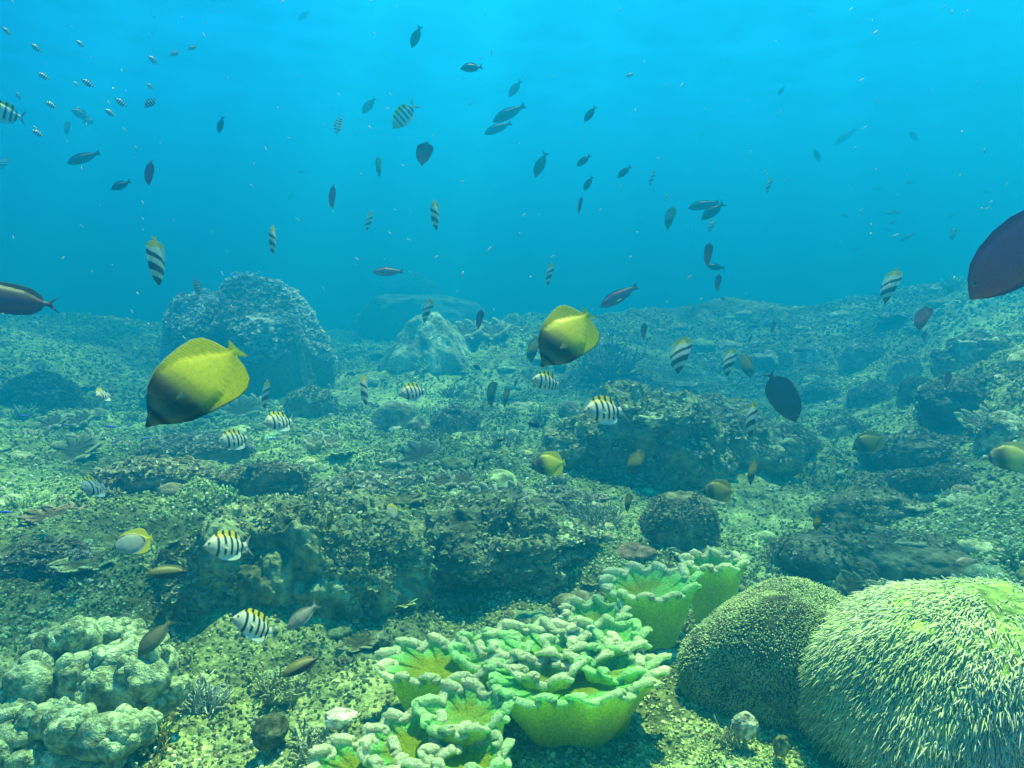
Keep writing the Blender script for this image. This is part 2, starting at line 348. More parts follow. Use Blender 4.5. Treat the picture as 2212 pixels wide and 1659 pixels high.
# ---- leather corals: a smooth stalk flaring into a disc whose thick rim runs in folds
def leather_lobe(Rx, Ry, Hh, k, amp, tang, seed, th=0.011, n=700, zamp=0.02, stalk=0.35, c_rim=(.98, .97, .76), c_top=(.30, .90, .30), c_stalk=(.62, .82, .004), tilt=(0, 0), split=True):
    rs = np.random.RandomState(seed); ph = np.arange(n) * 2 * math.pi / n
    def pn(f, s):   # periodic noise
        return vnoise(np.cos(ph) * f + s, np.sin(ph) * f - s, seed * 1.3, 7)
    phase = k * ph + 1.5 * pn(1.6, 1.0); am = amp * (0.75 + 0.7 * pn(2.0, 4.0))
    R0 = 1 + 0.16 * pn(1.3, 8.0)
    er = np.stack([np.cos(ph), np.sin(ph)], 1); et = np.stack([-np.sin(ph), np.cos(ph)], 1); S = np.array([Rx, Ry])
    ms = (Rx + Ry) / 2
    base2 = er * R0[:, None] * S; off2 = (am * ms * np.sin(phase))[:, None] * er + (tang * ms * np.sin(2 * phase) * (0.8 + 0.4 * pn(3, 2)))[:, None] * et
    rim = base2 + off2; zr = Hh + zamp * np.sin(phase + 0.9) + 0.6 * zamp * pn(2.5, 6)
    d_ = np.roll(rim, -1, 0) - np.roll(rim, 1, 0); nn = np.stack([d_[:, 1], -d_[:, 0]], 1); nn /= np.linalg.norm(nn, axis=1)[:, None] + 1e-9
    rows, cols_ = [], []
    cr, ct, cs = map(lambda q: np.asarray(q, float), (c_rim, c_top, c_stalk))
    def row(xy, z, c):
        rows.append(np.concatenate([xy, z[:, None]], 1)); cols_.append(np.tile(np.asarray(c, float)[None], (n, 1)))
    for f in (0.02, .15, .3, .45, .6, .72, .82, .9, .96):
        wgt = f**1.8; xy = base2 * f + off2 * wgt * (1 if f > .5 else f); z = Hh * 0.80 + (zr - Hh * 0.80) * f**2.2
        row(xy - nn * th * 0.8 * f**4, z - th * 0.3 * f**3, cs * (0.6 + 0 * f) * (1 - ss((f - .5) / .4)) + (ct * (1 - ss((f - .85) / .12)) + cr * ss((f - .85) / .12)) * ss((f - .5) / .4))
    lip_n = 0.2 * pn(9, 3) + 0.12 * pn(23, 5)
    for a_ in np.linspace(math.pi * 0.9, -math.pi * 0.35, 9):
        t_ = th * (1 + 0.35 * lip_n); k_ = ss((math.sin(a_) + 0.35) / 0.6)
        row(rim + nn * (t_ * 1.35 * math.cos(a_))[:, None], zr + t_ * math.sin(a_) * .8, ct * (1 - k_) + cr * k_)
    for f, wgt, zf, kk in ((.985, .8, .95, .6), (.96, .42, .88, .12), (.90, .16, .74, 0), (.80, .04, .54, 0), (.68, .08, .36, 0), (.58, .03, .20, 0), (.50, .0, .05, 0), (.46, 0, -.35, 0)):
        q = stalk / 0.46; f2 = f if f > .9 else f * (q + (1 - q) * ss((f - .46) / .44))
        row(base2 * f2 + off2 * wgt, zr * zf if zf > 0 else np.full(n, zf * Hh), ct * kk + cs * (1 - kk))
    P = np.stack(rows); Cc = np.stack(cols_)
    # pale polyp rim: sunlit white painted on in patches, green between
    pt = ss(0.95 + 1.8 * fbm(P[..., 0] * 7 + seed, P[..., 1] * 7, P[..., 2] * 7, 2, seed))[..., None]
    gr = np.asarray(c_top, float) * 1.05; isr = (np.linalg.norm(Cc - cs, axis=-1, keepdims=True) > 0.15)
    Cc = np.where(isr, Cc * pt + (0.35 * Cc + 0.65 * gr) * (1 - pt), Cc)
    P[..., 2] += tilt[0] * P[..., 0] * ss(P[..., 2:3] / Hh)[..., 0] + tilt[1] * P[..., 1] * ss(P[..., 2:3] / Hh)[..., 0]
    bump = 0.003 * fbm(P[..., 0] * 90, P[..., 1] * 90, P[..., 2] * 90, 2, seed + 3) * (np.arange(len(rows)) < 20)[:, None]; P[..., 2] += bump
    out = []
    cut = 20
    for nm, a0, a1 in (('cap', 0, cut + 1), ('stalk', cut, len(rows))):
        g = Geo(); v = P[a0:a1]; g.add(v.reshape(-1, 3), grid_q(len(v), n, True), c=Cc[a0:a1].reshape(-1, 3)); out.append((nm, g))
    return out
def leather_coral(label, base, lobes, group=None, **kw):
    e = tag(link('leather_coral', None, loc=base), label, 'soft coral', group)
    for lb in lobes:
        x, y, z, Rx, Ry, Hh, k, amp, tang, seed, tilt = lb
        for nm, g in leather_lobe(Rx, Ry, Hh, k, amp, tang, seed, tilt=tilt, **kw):
            link(nm, g.mesh(nm), e, M_leather, (x, y, z))
    return e
def lowpoint(x, y, r=0.1):
    t = np.linspace(0, 6.28, 9); return float(np.min(Hlow(x + r * np.cos(t), y + r * np.sin(t))))

# main colony, centre foreground
def wp(u, v, z):           # the point seen at (u, v) on the level z
    r_ = ray(u, v); k = (z - CAM[2]) / r_[2]; return CAM + r_ * k
LK = dict(th=0.0078, zamp=0.009, stalk=.5)
ZT = 0.17
def lobe_at(o, u, v, zt, Rx, Ry, k, amp, tang, seed, tilt=(0, 0)):
    p = wp(u, v, zt); zb = lowpoint(p[0], p[1], Rx * .4) - 0.02
    return (p[0] - o[0], p[1] - o[1], zb - o[2], Rx, Ry, zt - zb, k, amp, tang, seed, tilt)
o = wp(1180, 1560, 0.0)
leather_coral('large folded yellow-green leather coral with cream rims in the centre foreground', o, [
    lobe_at(o, 1235, 1430, 0.122, 0.165, 0.155, 16, .14, .06, 3, (0.03, 0.0)),
    lobe_at(o, 1165, 1385, 0.126, 0.10, 0.07, 9, .18, .07, 5, (0, 0)),
    lobe_at(o, 1310, 1375, 0.130, 0.085, 0.075, 9, .18, .07, 6, (0, 0)),
    lobe_at(o, 1325, 1432, 0.126, 0.06, 0.05, 6, .22, .09, 43, (0, 0)),
    lobe_at(o, 1175, 1445, 0.122, 0.06, 0.05, 6, .22, .09, 47, (0, 0)),
    lobe_at(o, 1250, 1400, 0.124, 0.07, 0.06, 7, .2, .09, 41, (0, 0)),
    lobe_at(o, 950, 1425, 0.111, 0.115, 0.085, 11, .15, .07, 8, (0, 0)),
    lobe_at(o, 1060, 1400, 0.115, 0.075, 0.07, 8, .18, .08, 12, (0, 0)),
], **LK)
o = wp(960, 1600, 0.0)
leather_coral('ruffled yellow-green leather coral at the bottom edge, left of the large folded one', o, [
    lobe_at(o, 1010, 1530, 0.111, 0.075, 0.08, 9, .18, .07, 13, (0, 0)),
    lobe_at(o, 890, 1590, 0.089, 0.085, 0.08, 9, .18, .07, 17, (0, 0)),
    lobe_at(o, 775, 1645, 0.074, 0.08, 0.07, 9, .18, .07, 19, (0, 0)),
    lobe_at(o, 1010, 1625, 0.089, 0.07, 0.06, 8, .18, .07, 23, (0, 0)),
], **LK)
o = wp(1420, 1360, 0.0)
leather_coral('yellow-green leather coral with white-edged folds, behind the large one and left of the grey dome', o, [
    lobe_at(o, 1400, 1258, 0.112, 0.12, 0.095, 11, .15, .07, 29, (0.05, 0)),
    lobe_at(o, 1545, 1212, 0.128, 0.085, 0.06, 9, .16, .07, 31, (0, 0)),
    lobe_at(o, 1285, 1320, 0.085, 0.08, 0.06, 9, .16, .07, 37, (0, 0)),
], **LK)

# ---- tentacled domes
def tentacle_dome(name, label, cat, c, rad, n, ln, rad_t, col_t, col_tip, seed, body, droop=0.5, sides=4, segs=5, lean=(0, 0, 0), wob=0.25, zmin=-0.25, patch=None):
    rs = np.random.RandomState(seed); e = tag(link(name, None, loc=c), label, cat)
    g = Geo(); blob_geo(g, 5, rad, seed, 0.04, 3, body); link('body', g.mesh('body'), e, M_rock)
    z = rs.uniform(zmin, 1, n); ph = rs.uniform(0, 6.283, n); s_ = np.sqrt(1 - z * z)
    d = np.stack([s_ * np.cos(ph), s_ * np.sin(ph), z], 1); so = np.array([seed * 3.1, seed * 1.7, 0])
    big = 1 + 0.28 * fbm(*(d * 1.1 + so).T, 2, seed); P = d * big[:, None] * np.asarray(rad)
    N = d / np.asarray(rad); N /= np.linalg.norm(N, axis=1)[:, None]
    comb = np.stack([fbm(*(P * 5).T, 2, seed + 1), fbm(*(P * 5 + 9).T, 2, seed + 2), 0 * ph], 1)
    D0 = N + np.asarray(lean) + wob * rs.normal(size=(n, 3)) + 0.6 * comb; D0 /= np.linalg.norm(D0, axis=1)[:, None]
    L = ln * rs.uniform(0.55, 1.25, n); curl = 0.5 * rs.normal(size=(n, 3)) * wob
    T = np.linspace(0, 1, segs); pts = P[:, None] - 0.1 * L[:, None, None] * N[:, None] + L[:, None, None] * (T[None, :, None] * D0[:, None] + (T**2)[None, :, None] * (curl[:, None] + np.array([0, 0, -droop])))
    tan = np.gradient(pts, axis=1); tan /= np.linalg.norm(tan, axis=2)[..., None] + 1e-9
    a = np.cross(tan, np.array([0.2, 0.35, 0.9])); a /= np.linalg.norm(a, axis=2)[..., None] + 1e-9; b = np.cross(tan, a)
    th = np.arange(sides) * 2 * math.pi / sides; rr = rad_t * np.array([1, 1, .95, .85, .8, .5])[np.linspace(0, 5, segs).astype(int)]
    v = pts[:, :, None] + rr[None, :, None, None] * (np.cos(th)[None, None, :, None] * a[:, :, None] + np.sin(th)[None, None, :, None] * b[:, :, None])
    tip = pts[:, -1] + tan[:, -1] * rad_t
    allv = np.concatenate([v.reshape(n, -1, 3), tip[:, None]], 1); M_ = segs * sides + 1
    i = (np.arange(n) * M_)[:, None, None]; l = (np.arange(segs - 1) * sides)[None, :, None]; j = np.arange(sides)[None, None]; j2 = (j + 1) % sides
    q = np.stack([i + l + j, i + l + j2, i + l + sides + j2, i + l + sides + j], -1).reshape(-1, 4)
    t = np.stack([i[:, 0] + (segs - 1) * sides + j[0], i[:, 0] + (segs - 1) * sides + j2[0], i[:, 0] + segs * sides + 0 * j[0]], -1).reshape(-1, 3)
    f = np.concatenate([np.repeat(T, sides), [1]])[None, :, None]
    var = (1 + 0.25 * rs.normal(size=(n, 1, 1)))
    ct = np.asarray(col_tip, float)[None, None]
    if patch is not None: ct = ct * (1 + patch * fbm(*(P * 3.5).T, 2, seed + 9))[:, None, None]  # patchy tip brightness painted in, standing for caustic light on the dome
    C = np.clip((np.asarray(col_t)[None, None] * (1 - f**0.8) + ct * f**0.8) * var, .01, .9)
    g = Geo(); g.add(allv.reshape(-1, 3), q, t, C.reshape(-1, 3))
    link('tentacles', g.mesh('tentacles'), e, M_tent, kind='stuff'); return e
p = wp(1655, 1400, 0.10)
tentacle_dome('soft_coral_dome', 'grey-green bristly dome coral between the leather corals and the shaggy bright one', 'coral', (p[0] + .045, p[1] + 0.02, 0.03), (.205, .17, .21), 34000, .007, .0019, (.22, .28, .10), (.56, .66, .34), 5, (.06, .07, .05), 0.25, wob=0.3)
p = wp(2080, 1500, 0.12)
tentacle_dome('shaggy_coral', 'big shaggy dome of long pale tentacles filling the lower right corner', 'coral', (p[0], p[1] + 0.02, 0.07), (.30, .26, .25), 60000, .027, .0014, (.24, .42, .06), (.84, .98, .58), 9, (.30, .45, .12), 0.8, wob=0.35, segs=5, lean=(-.75, -.3, .1), zmin=-0.1, patch=0.9)
# dark crevice tufts under the shaggy coral
p = wp(1980, 1610, 0.0)
tentacle_dome('dark_tuft_coral', 'dark olive tufted coral in the shadow below the shaggy dome', 'coral', (p[0], p[1] + 0.02, -0.02), (.14, .09, .09), 1500, .06, .003, (.05, .06, .02), (.13, .15, .04), 15, (.03, .03, .02), 0.3, wob=0.4)

# ---- lobed stony coral, lower left
def lobed_coral(label, o, lobes, seed, base=(.36, .46, .31), M=None, name='lobed_coral', sub=5):
    e = tag(link(name, None, loc=o), label, 'coral'); g = Geo()
    for i, (u, v, zc, r, sx, sy, sz) in enumerate(lobes):
        p = wp(u, v, zc); b = np.asarray(base) * (0.85 + 0.35 * ((i * 37) % 10) / 10)
        blob_geo(g, sub, (r * sx, r * sy, r * sz), seed + i, 0.03, 2.5, b, 0, p - o, 4)
    rs = np.random.RandomState(seed)
    for i, (u, v, zc, r, sx, sy, sz) in enumerate(lobes):        # smaller knobs budding from each lobe
        for q in range(7):
            a = rs.uniform(0, 6.28); el = rs.uniform(-.1, 1.2); dd = np.array([math.cos(a) * math.cos(el) * sx, math.sin(a) * math.cos(el) * sy, math.sin(el) * sz]) * r * .92
            rr = r * rs.uniform(.34, .52); blob_geo(g, 4, (rr, rr, rr * rs.uniform(.8, 1.3)), seed + i + q, 0.035, 2.5, np.asarray(base) * rs.uniform(.7, 1.3), 0, wp(u, v, zc) + dd - o, 4)
    link('lobes', g.mesh('lobes'), e, M or M_poly); return e
o = wp(220, 1560, 0.0)
L1 = [(115, 1420, .13, .048, .8, .9, 1.3), (180, 1405, .14, .048, .8, .9, 1.35), (245, 1385, .13, .05, 1.2, .9, 1.0), (300, 1400, .13, .04, 1.2, .9, .9),
      (250, 1440, .13, .05, 1.25, 1, 1.0), (345, 1440, .13, .035, .9, .9, 1.35), (315, 1465, .13, .042, 1, .9, 1.2), (170, 1470, .10, .05, 1.1, .9, 1.1),
      (255, 1500, .09, .055, 1.3, 1, 1.1), (70, 1495, .10, .05, .95, 1, 1.1), (25, 1490, .09, .05, 1.1, 1, 1.2), (350, 1500, .08, .04, 1.2, 1, 1), (205, 1465, .13, .025, 1, 1, 1), (220, 1440, .145, .018, 1, 1, 1.2)]
L2 = [(95, 1560, .09, .036, 1.2, 1, .95), (150, 1578, .09, .038, 1.25, 1, .95), (225, 1590, .08, .043, 1.5, 1, .9), (300, 1575, .08, .032, 1.1, 1, .9), (165, 1600, .05, .03, .9, 1, 1.3),
      (30, 1540, .08, .038, 1.2, 1, 1), (30, 1600, .06, .05, 1.4, 1, .9), (100, 1635, .03, .045, 1.3, 1, .9), (20, 1660, .03, .05, 1.3, 1, .9), (190, 1650, .02, .045, 1.4, 1, .9)]
lobed_coral('pale lumpy lobed coral in the lower left corner, its upper mass of rounded knobs', o, L1, 50)
o = wp(150, 1600, 0.0)
lobed_coral('row of rounded grey-green coral fingers along the bottom edge, below the lumpy lobed coral', o, L2, 90)

# ---- knobbly branching clusters
def finger_coral(name, label, cat, u, vb, wpx, hpx, n, seed, base, tip, fan=0.9, rad=0.10, sides=7, group=None, gen=3, sink=.1):
    p, w_, h_, d = place(u, vb, wpx, hpx, sink); rs = np.random.RandomState(seed); g = Geo(); base = np.asarray(base); tip = np.asarray(tip)
    def br(p0, dr, L, r, lev):
        m_ = 5; T = np.linspace(0, 1, m_)[:, None]; bend = rs.normal(size=3) * 0.18 + np.array([0, 0, .15])
        pts = p0 + dr * T * L + bend * T**2 * L; rr = r * (1 - 0.35 * T[:, 0]); f = (T * .5 + (lev / gen) * .5)
        tube(g, pts, rr, sides, base * (1 - f) + tip * f)
        if lev < gen:
            for _ in range(rs.randint(2, 4)):
                k = rs.randint(2, m_); dd = (pts[-1] - pts[-2]); dd /= np.linalg.norm(dd); dd = dd + rs.normal(size=3) * 0.65; dd /= np.linalg.norm(dd)
                if dd[2] < -0.1: dd[2] *= -0.5
                br(pts[k], dd, L * rs.uniform(.5, .8), rr[k] * .85, lev + 1)
    for i in range(n):
        a = rs.rand() * 6.28; q = math.sqrt(rs.rand()); x, y = q * math.cos(a) * w_ * .22, q * math.sin(a) * w_ * .2
        dr = np.array([math.cos(a) * q * fan, math.sin(a) * q * fan, 1.0]); dr /= np.linalg.norm(dr)
        br(np.array([x, y, 0]), dr, h_ * rs.uniform(.35, .5), w_ * rad * rs.uniform(.4, .6), 1)
    o_ = link(name, g.mesh(name), None, M_poly, p); tag(o_, label, cat, group); return o_
finger_coral('finger_coral', 'cluster of stubby bluish white coral fingers beside the lumpy lobed coral', 'coral', 425, 1525, 120, 95, 46, 3, (.22, .25, .22), (.62, .70, .70), rad=.055, gen=2)
finger_coral('finger_coral', 'low mound of beaded green-grey coral fingers in front of the dark-tailed olive fish', 'coral', 590, 1500, 190, 60, 60, 4, (.17, .20, .12), (.42, .48, .30), rad=.05, gen=2)
finger_coral('finger_coral', 'small yellowish knobby coral sprig at the bottom, right of the rounded coral fingers', 'coral', 330, 1620, 70, 70, 22, 6, (.30, .27, .05), (.70, .62, .22), rad=.09, gen=2)
finger_coral('branching_coral', 'bushy grey-brown branching coral standing on the reef right of the centre butterflyfish', 'coral', 1320, 838, 120, 98, 26, 11, (.12, .12, .08), (.42, .40, .28), rad=.085, fan=.8)
finger_coral('branching_coral', 'pale fringed staghorn thicket on the slope below the centre outcrop', 'coral', 1290, 1165, 190, 60, 70, 12, (.15, .18, .14), (.50, .56, .48), rad=.025, gen=2)
finger_coral('branching_coral', 'fine twiggy coral tuft left of the small yellow butterflyfish', 'coral', 925, 985, 110, 40, 40, 14, (.2, .24, .18), (.5, .56, .46), rad=.03, gen=2)
finger_coral('branching_coral', 'twiggy pale coral on the slope behind the small yellow butterflyfish', 'coral', 1085, 968, 130, 45, 40, 15, (.2, .24, .18), (.5, .56, .46), rad=.03, gen=2)
finger_coral('branching_coral', 'loose grey branching coral clump right of the centre foreground leather coral', 'coral', 1590, 1610, 90, 55, 26, 16, (.2, .22, .14), (.55, .58, .42), rad=.06, gen=2)
finger_coral('branching_coral', 'low broken coral thicket at the bottom between the lobed and leather corals', 'coral', 680, 1640, 220, 70, 60, 17, (.2, .24, .16), (.55, .62, .48), rad=.05, gen=2)

# ---- dark round sponge and other balls
def ball(name, label, cat, u, v, rpx, zc, base, seed, M=None, sq=(1, 1, .95), amp=.03):
    p = wp(u, v, zc); d = (p - CAM) @ FWD; r_ = rpx * d / FPX; g = Geo(); blob_geo(g, 5, (r_ * sq[0], r_ * sq[1], r_ * sq[2]), seed, amp, 3, base)
    o_ = link(name, g.mesh(name), None, M or M_rock, p); return tag(o_, label, cat)
ball('ball_sponge', 'dark round ball sponge on the rubble at the bottom, left of the leather corals', 'sponge', 585, 1578, 36, 0.03, (.06, .07, .05), 4)
ball('stone', 'pale angular stone on the rubble right of the large leather coral', 'stone', 1608, 1570, 28, 0.04, (.42, .46, .42), 8, sq=(.9, .8, 1.05), amp=.12)
ball('stone', 'bright white cobble in the sunlight at the left edge of the leather corals', 'stone', 735, 1550, 30, 0.03, (.68, .68, .6), 9, sq=(1.2, .9, .6), amp=.1)
ball('cup_sponge', 'small round olive sponge at the bottom edge, left of the shadow under the shaggy dome', 'sponge', 1688, 1612, 22, 0.03, (.14, .17, .09), 10, sq=(.7, .7, 1.2))

# ---- rocks and outcrops of the middle ground
DK = (.17, .21, .14)
def arr3(x): return np.array([x, x, x])
rock('reef_outcrop', 'big dark overhanging reef boulder in the left middle ground, above the grey damselfish', 'reef rock', 600, 1345, 470, 270, 21, DK, 7, .24, 2.4, 24000, (.34, .39, .23), (.005, .012), gtop=-.6, parts=9)
rock('reef_outcrop', 'dark mottled reef ledge running right from the big dark boulder towards the leather corals', 'reef rock', 1030, 1235, 470, 125, 22, DK, 7, .26, 2.6, 16000, (.34, .39, .24), (.004, .011), gtop=-.5, parts=8)
rock('reef_outcrop', 'knobbly brown outcrop behind the left end of the big dark boulder', 'reef rock', 560, 1085, 200, 75, 23, (.11, .11, .09), 6, .18, 2.6, 2500, (.28, .29, .2), (.01, .022), parts=4)
rock('reef_outcrop', 'dark craggy outcrop with crusty ledges in the right middle ground, under the striped fish', 'reef rock', 1400, 1060, 330, 235, 24, DK, 7, .26, 2.4, 14000, (.46, .50, .30), (.006, .014), gtop=-.3, parts=7)
rock('reef_outcrop', 'broken dark outcrop with pale crust, right of the craggy one and below the black fish', 'reef rock', 1580, 1020, 260, 140, 25, DK, 6, .20, 2.4, 5000, (.48, .48, .33), (.008, .019), gtop=.2, parts=6)
rock('reef_outcrop', 'dark shaded outcrop carrying the curled cabbage coral, left of the black fish', 'reef rock', 1560, 930, 190, 80, 26, DK, 6, .18, 2.4, 2500, (.42, .42, .27), (.008, .019), gtop=.3, parts=4)
rock('boulder', 'rounded olive boulder below the dull yellow butterflyfish, behind the leather corals', 'boulder', 1475, 1175, 190, 115, 27, (.17, .18, .12), 6, .07, 2.4, 1500, (.26, .28, .18), (.008, .018))
rock('boulder', 'large low dark boulder behind the shaggy dome at the right', 'boulder', 1900, 1235, 400, 110, 28, (.11, .12, .09), 6, .10, 2.4, 3500, (.32, .34, .2), (.005, .012), parts=6)
rock('boulder', 'dark algae-covered boulder in front of the right slope, above the low dark one', 'boulder', 1900, 1110, 230, 90, 29, (.11, .12, .09), 6, .14, 2.4, 2500, (.34, .36, .22), (.006, .014), parts=5)
rock('boulder', 'smooth grey dome boulder behind the sergeant fish left of centre', 'boulder', 847, 912, 112, 80, 30, (.30, .33, .28), 5, .03, 2)
rock('boulder', 'smaller grey boulder touching the right foot of the smooth dome boulder', 'boulder', 905, 925, 60, 36, 31, (.24, .27, .22), 5, .06, 2)
rock('boulder', 'rounded pale hump left of the smooth dome boulder', 'boulder', 665, 905, 120, 66, 32, (.25, .27, .22), 5, .10, 2.4, 900, (.4, .42, .34))
rock('boulder', 'low brown hump right of the smooth dome boulder', 'boulder', 985, 925, 110, 55, 33, (.17, .18, .14), 5, .12, 2.4, 900, (.26, .28, .2))
rock('boulder', 'small round pale boulder above the small yellow butterflyfish', 'boulder', 1205, 965, 70, 40, 34, (.34, .36, .28), 5, .04, 2)
rock('boulder', 'round olive boulder left of the striped fish on the right outcrop', 'boulder', 1235, 905, 66, 48, 35, (.2, .22, .15), 5, .08, 2)
rock('boulder', 'pale pyramid shaped rock in the hazy distance behind the centre', 'rock', 930, 800, 190, 105, 36, (.40, .46, .38), 6, .16, 1.9, flat=0.25, cone=.5)
rock('reef_ledge', 'dark flat table ledge below the large left butterflyfish', 'reef rock', 400, 1005, 240, 62, 37, (.10, .11, .09), 6, .12, 2.4, 2500, (.38, .4, .32), (.012, .026), gtop=.6, flat=.5)
rock('boulder', 'brown crusted mound at the left edge behind the striped fish', 'boulder', 60, 1250, 190, 80, 38, (.15, .16, .12), 6, .14, 2.4, 2500, (.38, .39, .26), parts=4)
rock('boulder', 'pale rounded mound near the left edge above the lumpy lobed coral', 'boulder', 150, 1255, 110, 50, 39, (.30, .33, .26), 6, .10, 2.4, 1500, (.42, .45, .34))
rock('boulder', 'broad grey-green mound in front of the dark table ledge', 'boulder', 300, 1100, 230, 60, 40, (.19, .20, .15), 6, .10, 2.2, 2500, (.42, .43, .3), parts=5)
rock('boulder', 'speckled rubble mound right of the big dark boulder top', 'boulder', 800, 1080, 240, 60, 41, (.20, .21, .15), 6, .13, 2.4, 3000, (.5, .52, .38), parts=5)
rock('boulder', 'leafy rubble mound below the small yellow butterflyfish', 'boulder', 1230, 1120, 170, 60, 42, (.18, .20, .14), 6, .13, 2.4, 2500, (.48, .5, .36), parts=4)
rock('boulder', 'dark rounded boulder in the left background beside the bommie foot', 'boulder', 60, 870, 150, 80, 43, (.12, .13, .11), 5, .12, 2.4, 1200, (.24, .25, .19))
# slope at the right: boulders one by one
for i, (lab, u, vb, w_, h_, b) in enumerate([
    ('tallest pale mound at the top of the right slope, at the right edge', 2140, 790, 190, 92, (.30, .32, .24)),
    ('bright rounded boulder on the right slope, just below the dim fish near the right edge', 1975, 795, 80, 62, (.46, .48, .38)),
    ('rounded boulder left of the bright one on the right slope', 1880, 775, 90, 52, (.38, .41, .33)),
    ('pale cap boulder with a white top in the hazy right distance', 1760, 778, 60, 34, (.62, .65, .55)),
    ('long low grey boulder left of the pale cap boulder', 1660, 790, 120, 36, (.3, .33, .27)),
    ('dark crusty boulder below the tallest mound at the right edge', 2120, 880, 210, 90, (.12, .13, .10)),
    ('blocky grey boulder in the middle of the right slope', 1900, 850, 110, 56, (.28, .3, .22)),
    ('small blocky boulder right of the middle one on the right slope', 2000, 868, 90, 50, (.22, .24, .17)),
    ('smooth pale dome lying in the hollow right of the black fish', 1835, 935, 100, 42, (.30, .34, .28)),
    ('wide dark shelf with pale crust below the right slope boulders', 2030, 960, 250, 80, (.12, .13, .10)),
    ('sunlit crusty boulder at the right edge above the bright butterflyfish', 2185, 925, 100, 74, (.50, .52, .38)),
    ('dark hollow-sided boulder left of the bright butterflyfish', 2060, 1030, 170, 62, (.10, .11, .09)),
    ('grey boulder left of the blocky one, half lost in haze', 1780, 860, 90, 40, (.26, .29, .23)),
    ('low boulder below the smooth pale dome on the right', 1720, 990, 130, 55, (.16, .18, .12)),
    ('flat crusted boulder in front of the right shelf', 1960, 1045, 140, 50, (.22, .24, .16))]):
    dk = b[0] < .2
    rock('boulder', lab, 'boulder', u, vb, w_, h_, 60 + i, b, 6 if w_ > 150 else 5, .14 if dk else .07, 2.4, 2600 if w_ > 150 else 1200, tuple(np.array(b) * (2.2 if dk else 1.1)), (.010, .024), group='boulders of the right slope', gtop=.2, parts=5 if w_ > 130 else 0)
# far shapes fading out
for i, (nm, lab, u, vb, w_, h_) in enumerate([
    ('reef_pinnacle', 'tall blue silhouette of a reef pinnacle fading far behind the centre', 885, 628, 150, 175),
    ('reef_pinnacle', 'broad blue table-topped reef shape fading beside the far pinnacle', 930, 632, 260, 95),
    ('reef_pinnacle', 'low faint reef hump far behind on the right, left of the pale cap boulder', 1480, 672, 200, 45)]):
    d = (17, 14, 11)[i]; p = at(u, vb, d); ww, hh = w_ * d / FPX, h_ * d / FPX
    p[2] = min(p[2], float(Hlow(p[0], p[1])) - .05); g = Geo(); top = at(u, vb - h_, d)[2] - p[2]
    blob_geo(g, 6, (ww / 2, ww / 2.6, top), 80 + i, .14, 2.3, (.16, .17, .15), .45)
    tag(link(nm, g.mesh(nm), None, M_rock, p), lab, 'reef rock')

# ---- small coral clumps strewn over the reef: ground cover
protos = []
rs = np.random.RandomState(44)
for q in range(9):
    g = Geo()
    if q < 4:
        for _ in range(14):
            a = rs.rand() * 6.28; r_ = math.sqrt(rs.rand()) * .5; b0 = np.array([r_ * math.cos(a), r_ * math.sin(a), 0]); dr = np.array([r_ * 1.3 * math.cos(a), r_ * 1.3 * math.sin(a), 1.0]) + .2 * rs.normal(size=3)
            for __ in range(3):
                d2 = dr + .45 * rs.normal(size=3); d2 /= np.linalg.norm(d2); T = np.linspace(0, 1, 4)[:, None]; L_ = rs.uniform(.35, .7)
                f = T; tube(g, b0 + d2 * T * L_ + np.array([0, 0, .12]) * T**2, np.array([.085, .08, .07, .05]) * rs.uniform(.7, 1.1), 5, arr3(.35) * (1 - f) + arr3(1.1) * f)
    elif q < 7:
        for _ in range(6):
            a = rs.rand() * 6.28; r_ = math.sqrt(rs.rand()) * .6; rr = rs.uniform(.25, .5)
            blob_geo(g, 3, (rr, rr, rr * rs.uniform(.5, .9)), q * 9 + _, .12, 2.4, arr3(.9), 0, (r_ * math.cos(a), r_ * math.sin(a), .05))
    else:
        for nm, gg in leather_lobe(.8, .75, .45, 8, .2, .12, 300 + q, th=.05, n=130, zamp=.07, c_rim=(1.1, 1.1, .95), c_top=(.6, .62, .5), c_stalk=(.3, .32, .22)):
            off = g.n
            for v_, c_ in zip(gg.v, gg.c): g.v.append(v_); g.c.append(c_)
            g.q += [q_ + off for q_ in gg.q]; g.n += gg.n
    protos.append((np.concatenate(g.v), np.concatenate(g.c), np.concatenate(g.q) if g.q else None, np.concatenate(g.t) if g.t else None))
g = Geo(); n = 620
r = np.exp(rs.uniform(math.log(1.7), math.log(11), n)); a = rs.uniform(-42, 42, n) * math.pi / 180; x, y = r * np.sin(a), r * np.cos(a); z = H(x, y)
for i in range(n):
    k = rs.choice(9, p=[.07, .07, .07, .07, .21, .21, .2, .05, .05]); v_, c_, q_, t_ = protos[k]; s_ = rs.uniform(.03, .06) * (1 + 1.3 * rs.rand()**3) * (.6 + .16 * r[i]); th_ = rs.rand() * 6.28
    Rz = np.array([[math.cos(th_), -math.sin(th_), 0], [math.sin(th_), math.cos(th_), 0], [0, 0, rs.uniform(.6, 1.0)]])
    tint = np.array([.46, .54, .34]) * rs.uniform(.5, 1.35) * (1 + .1 * rs.normal(size=3))
    g.add(v_ @ Rz.T * s_ + np.array([x[i], y[i], z[i] - .1 * s_]), q_, t_, np.clip(c_ * tint, .02, .88))
link('coral_cover', g.mesh('coral_cover'), None, M_poly, kind='stuff')

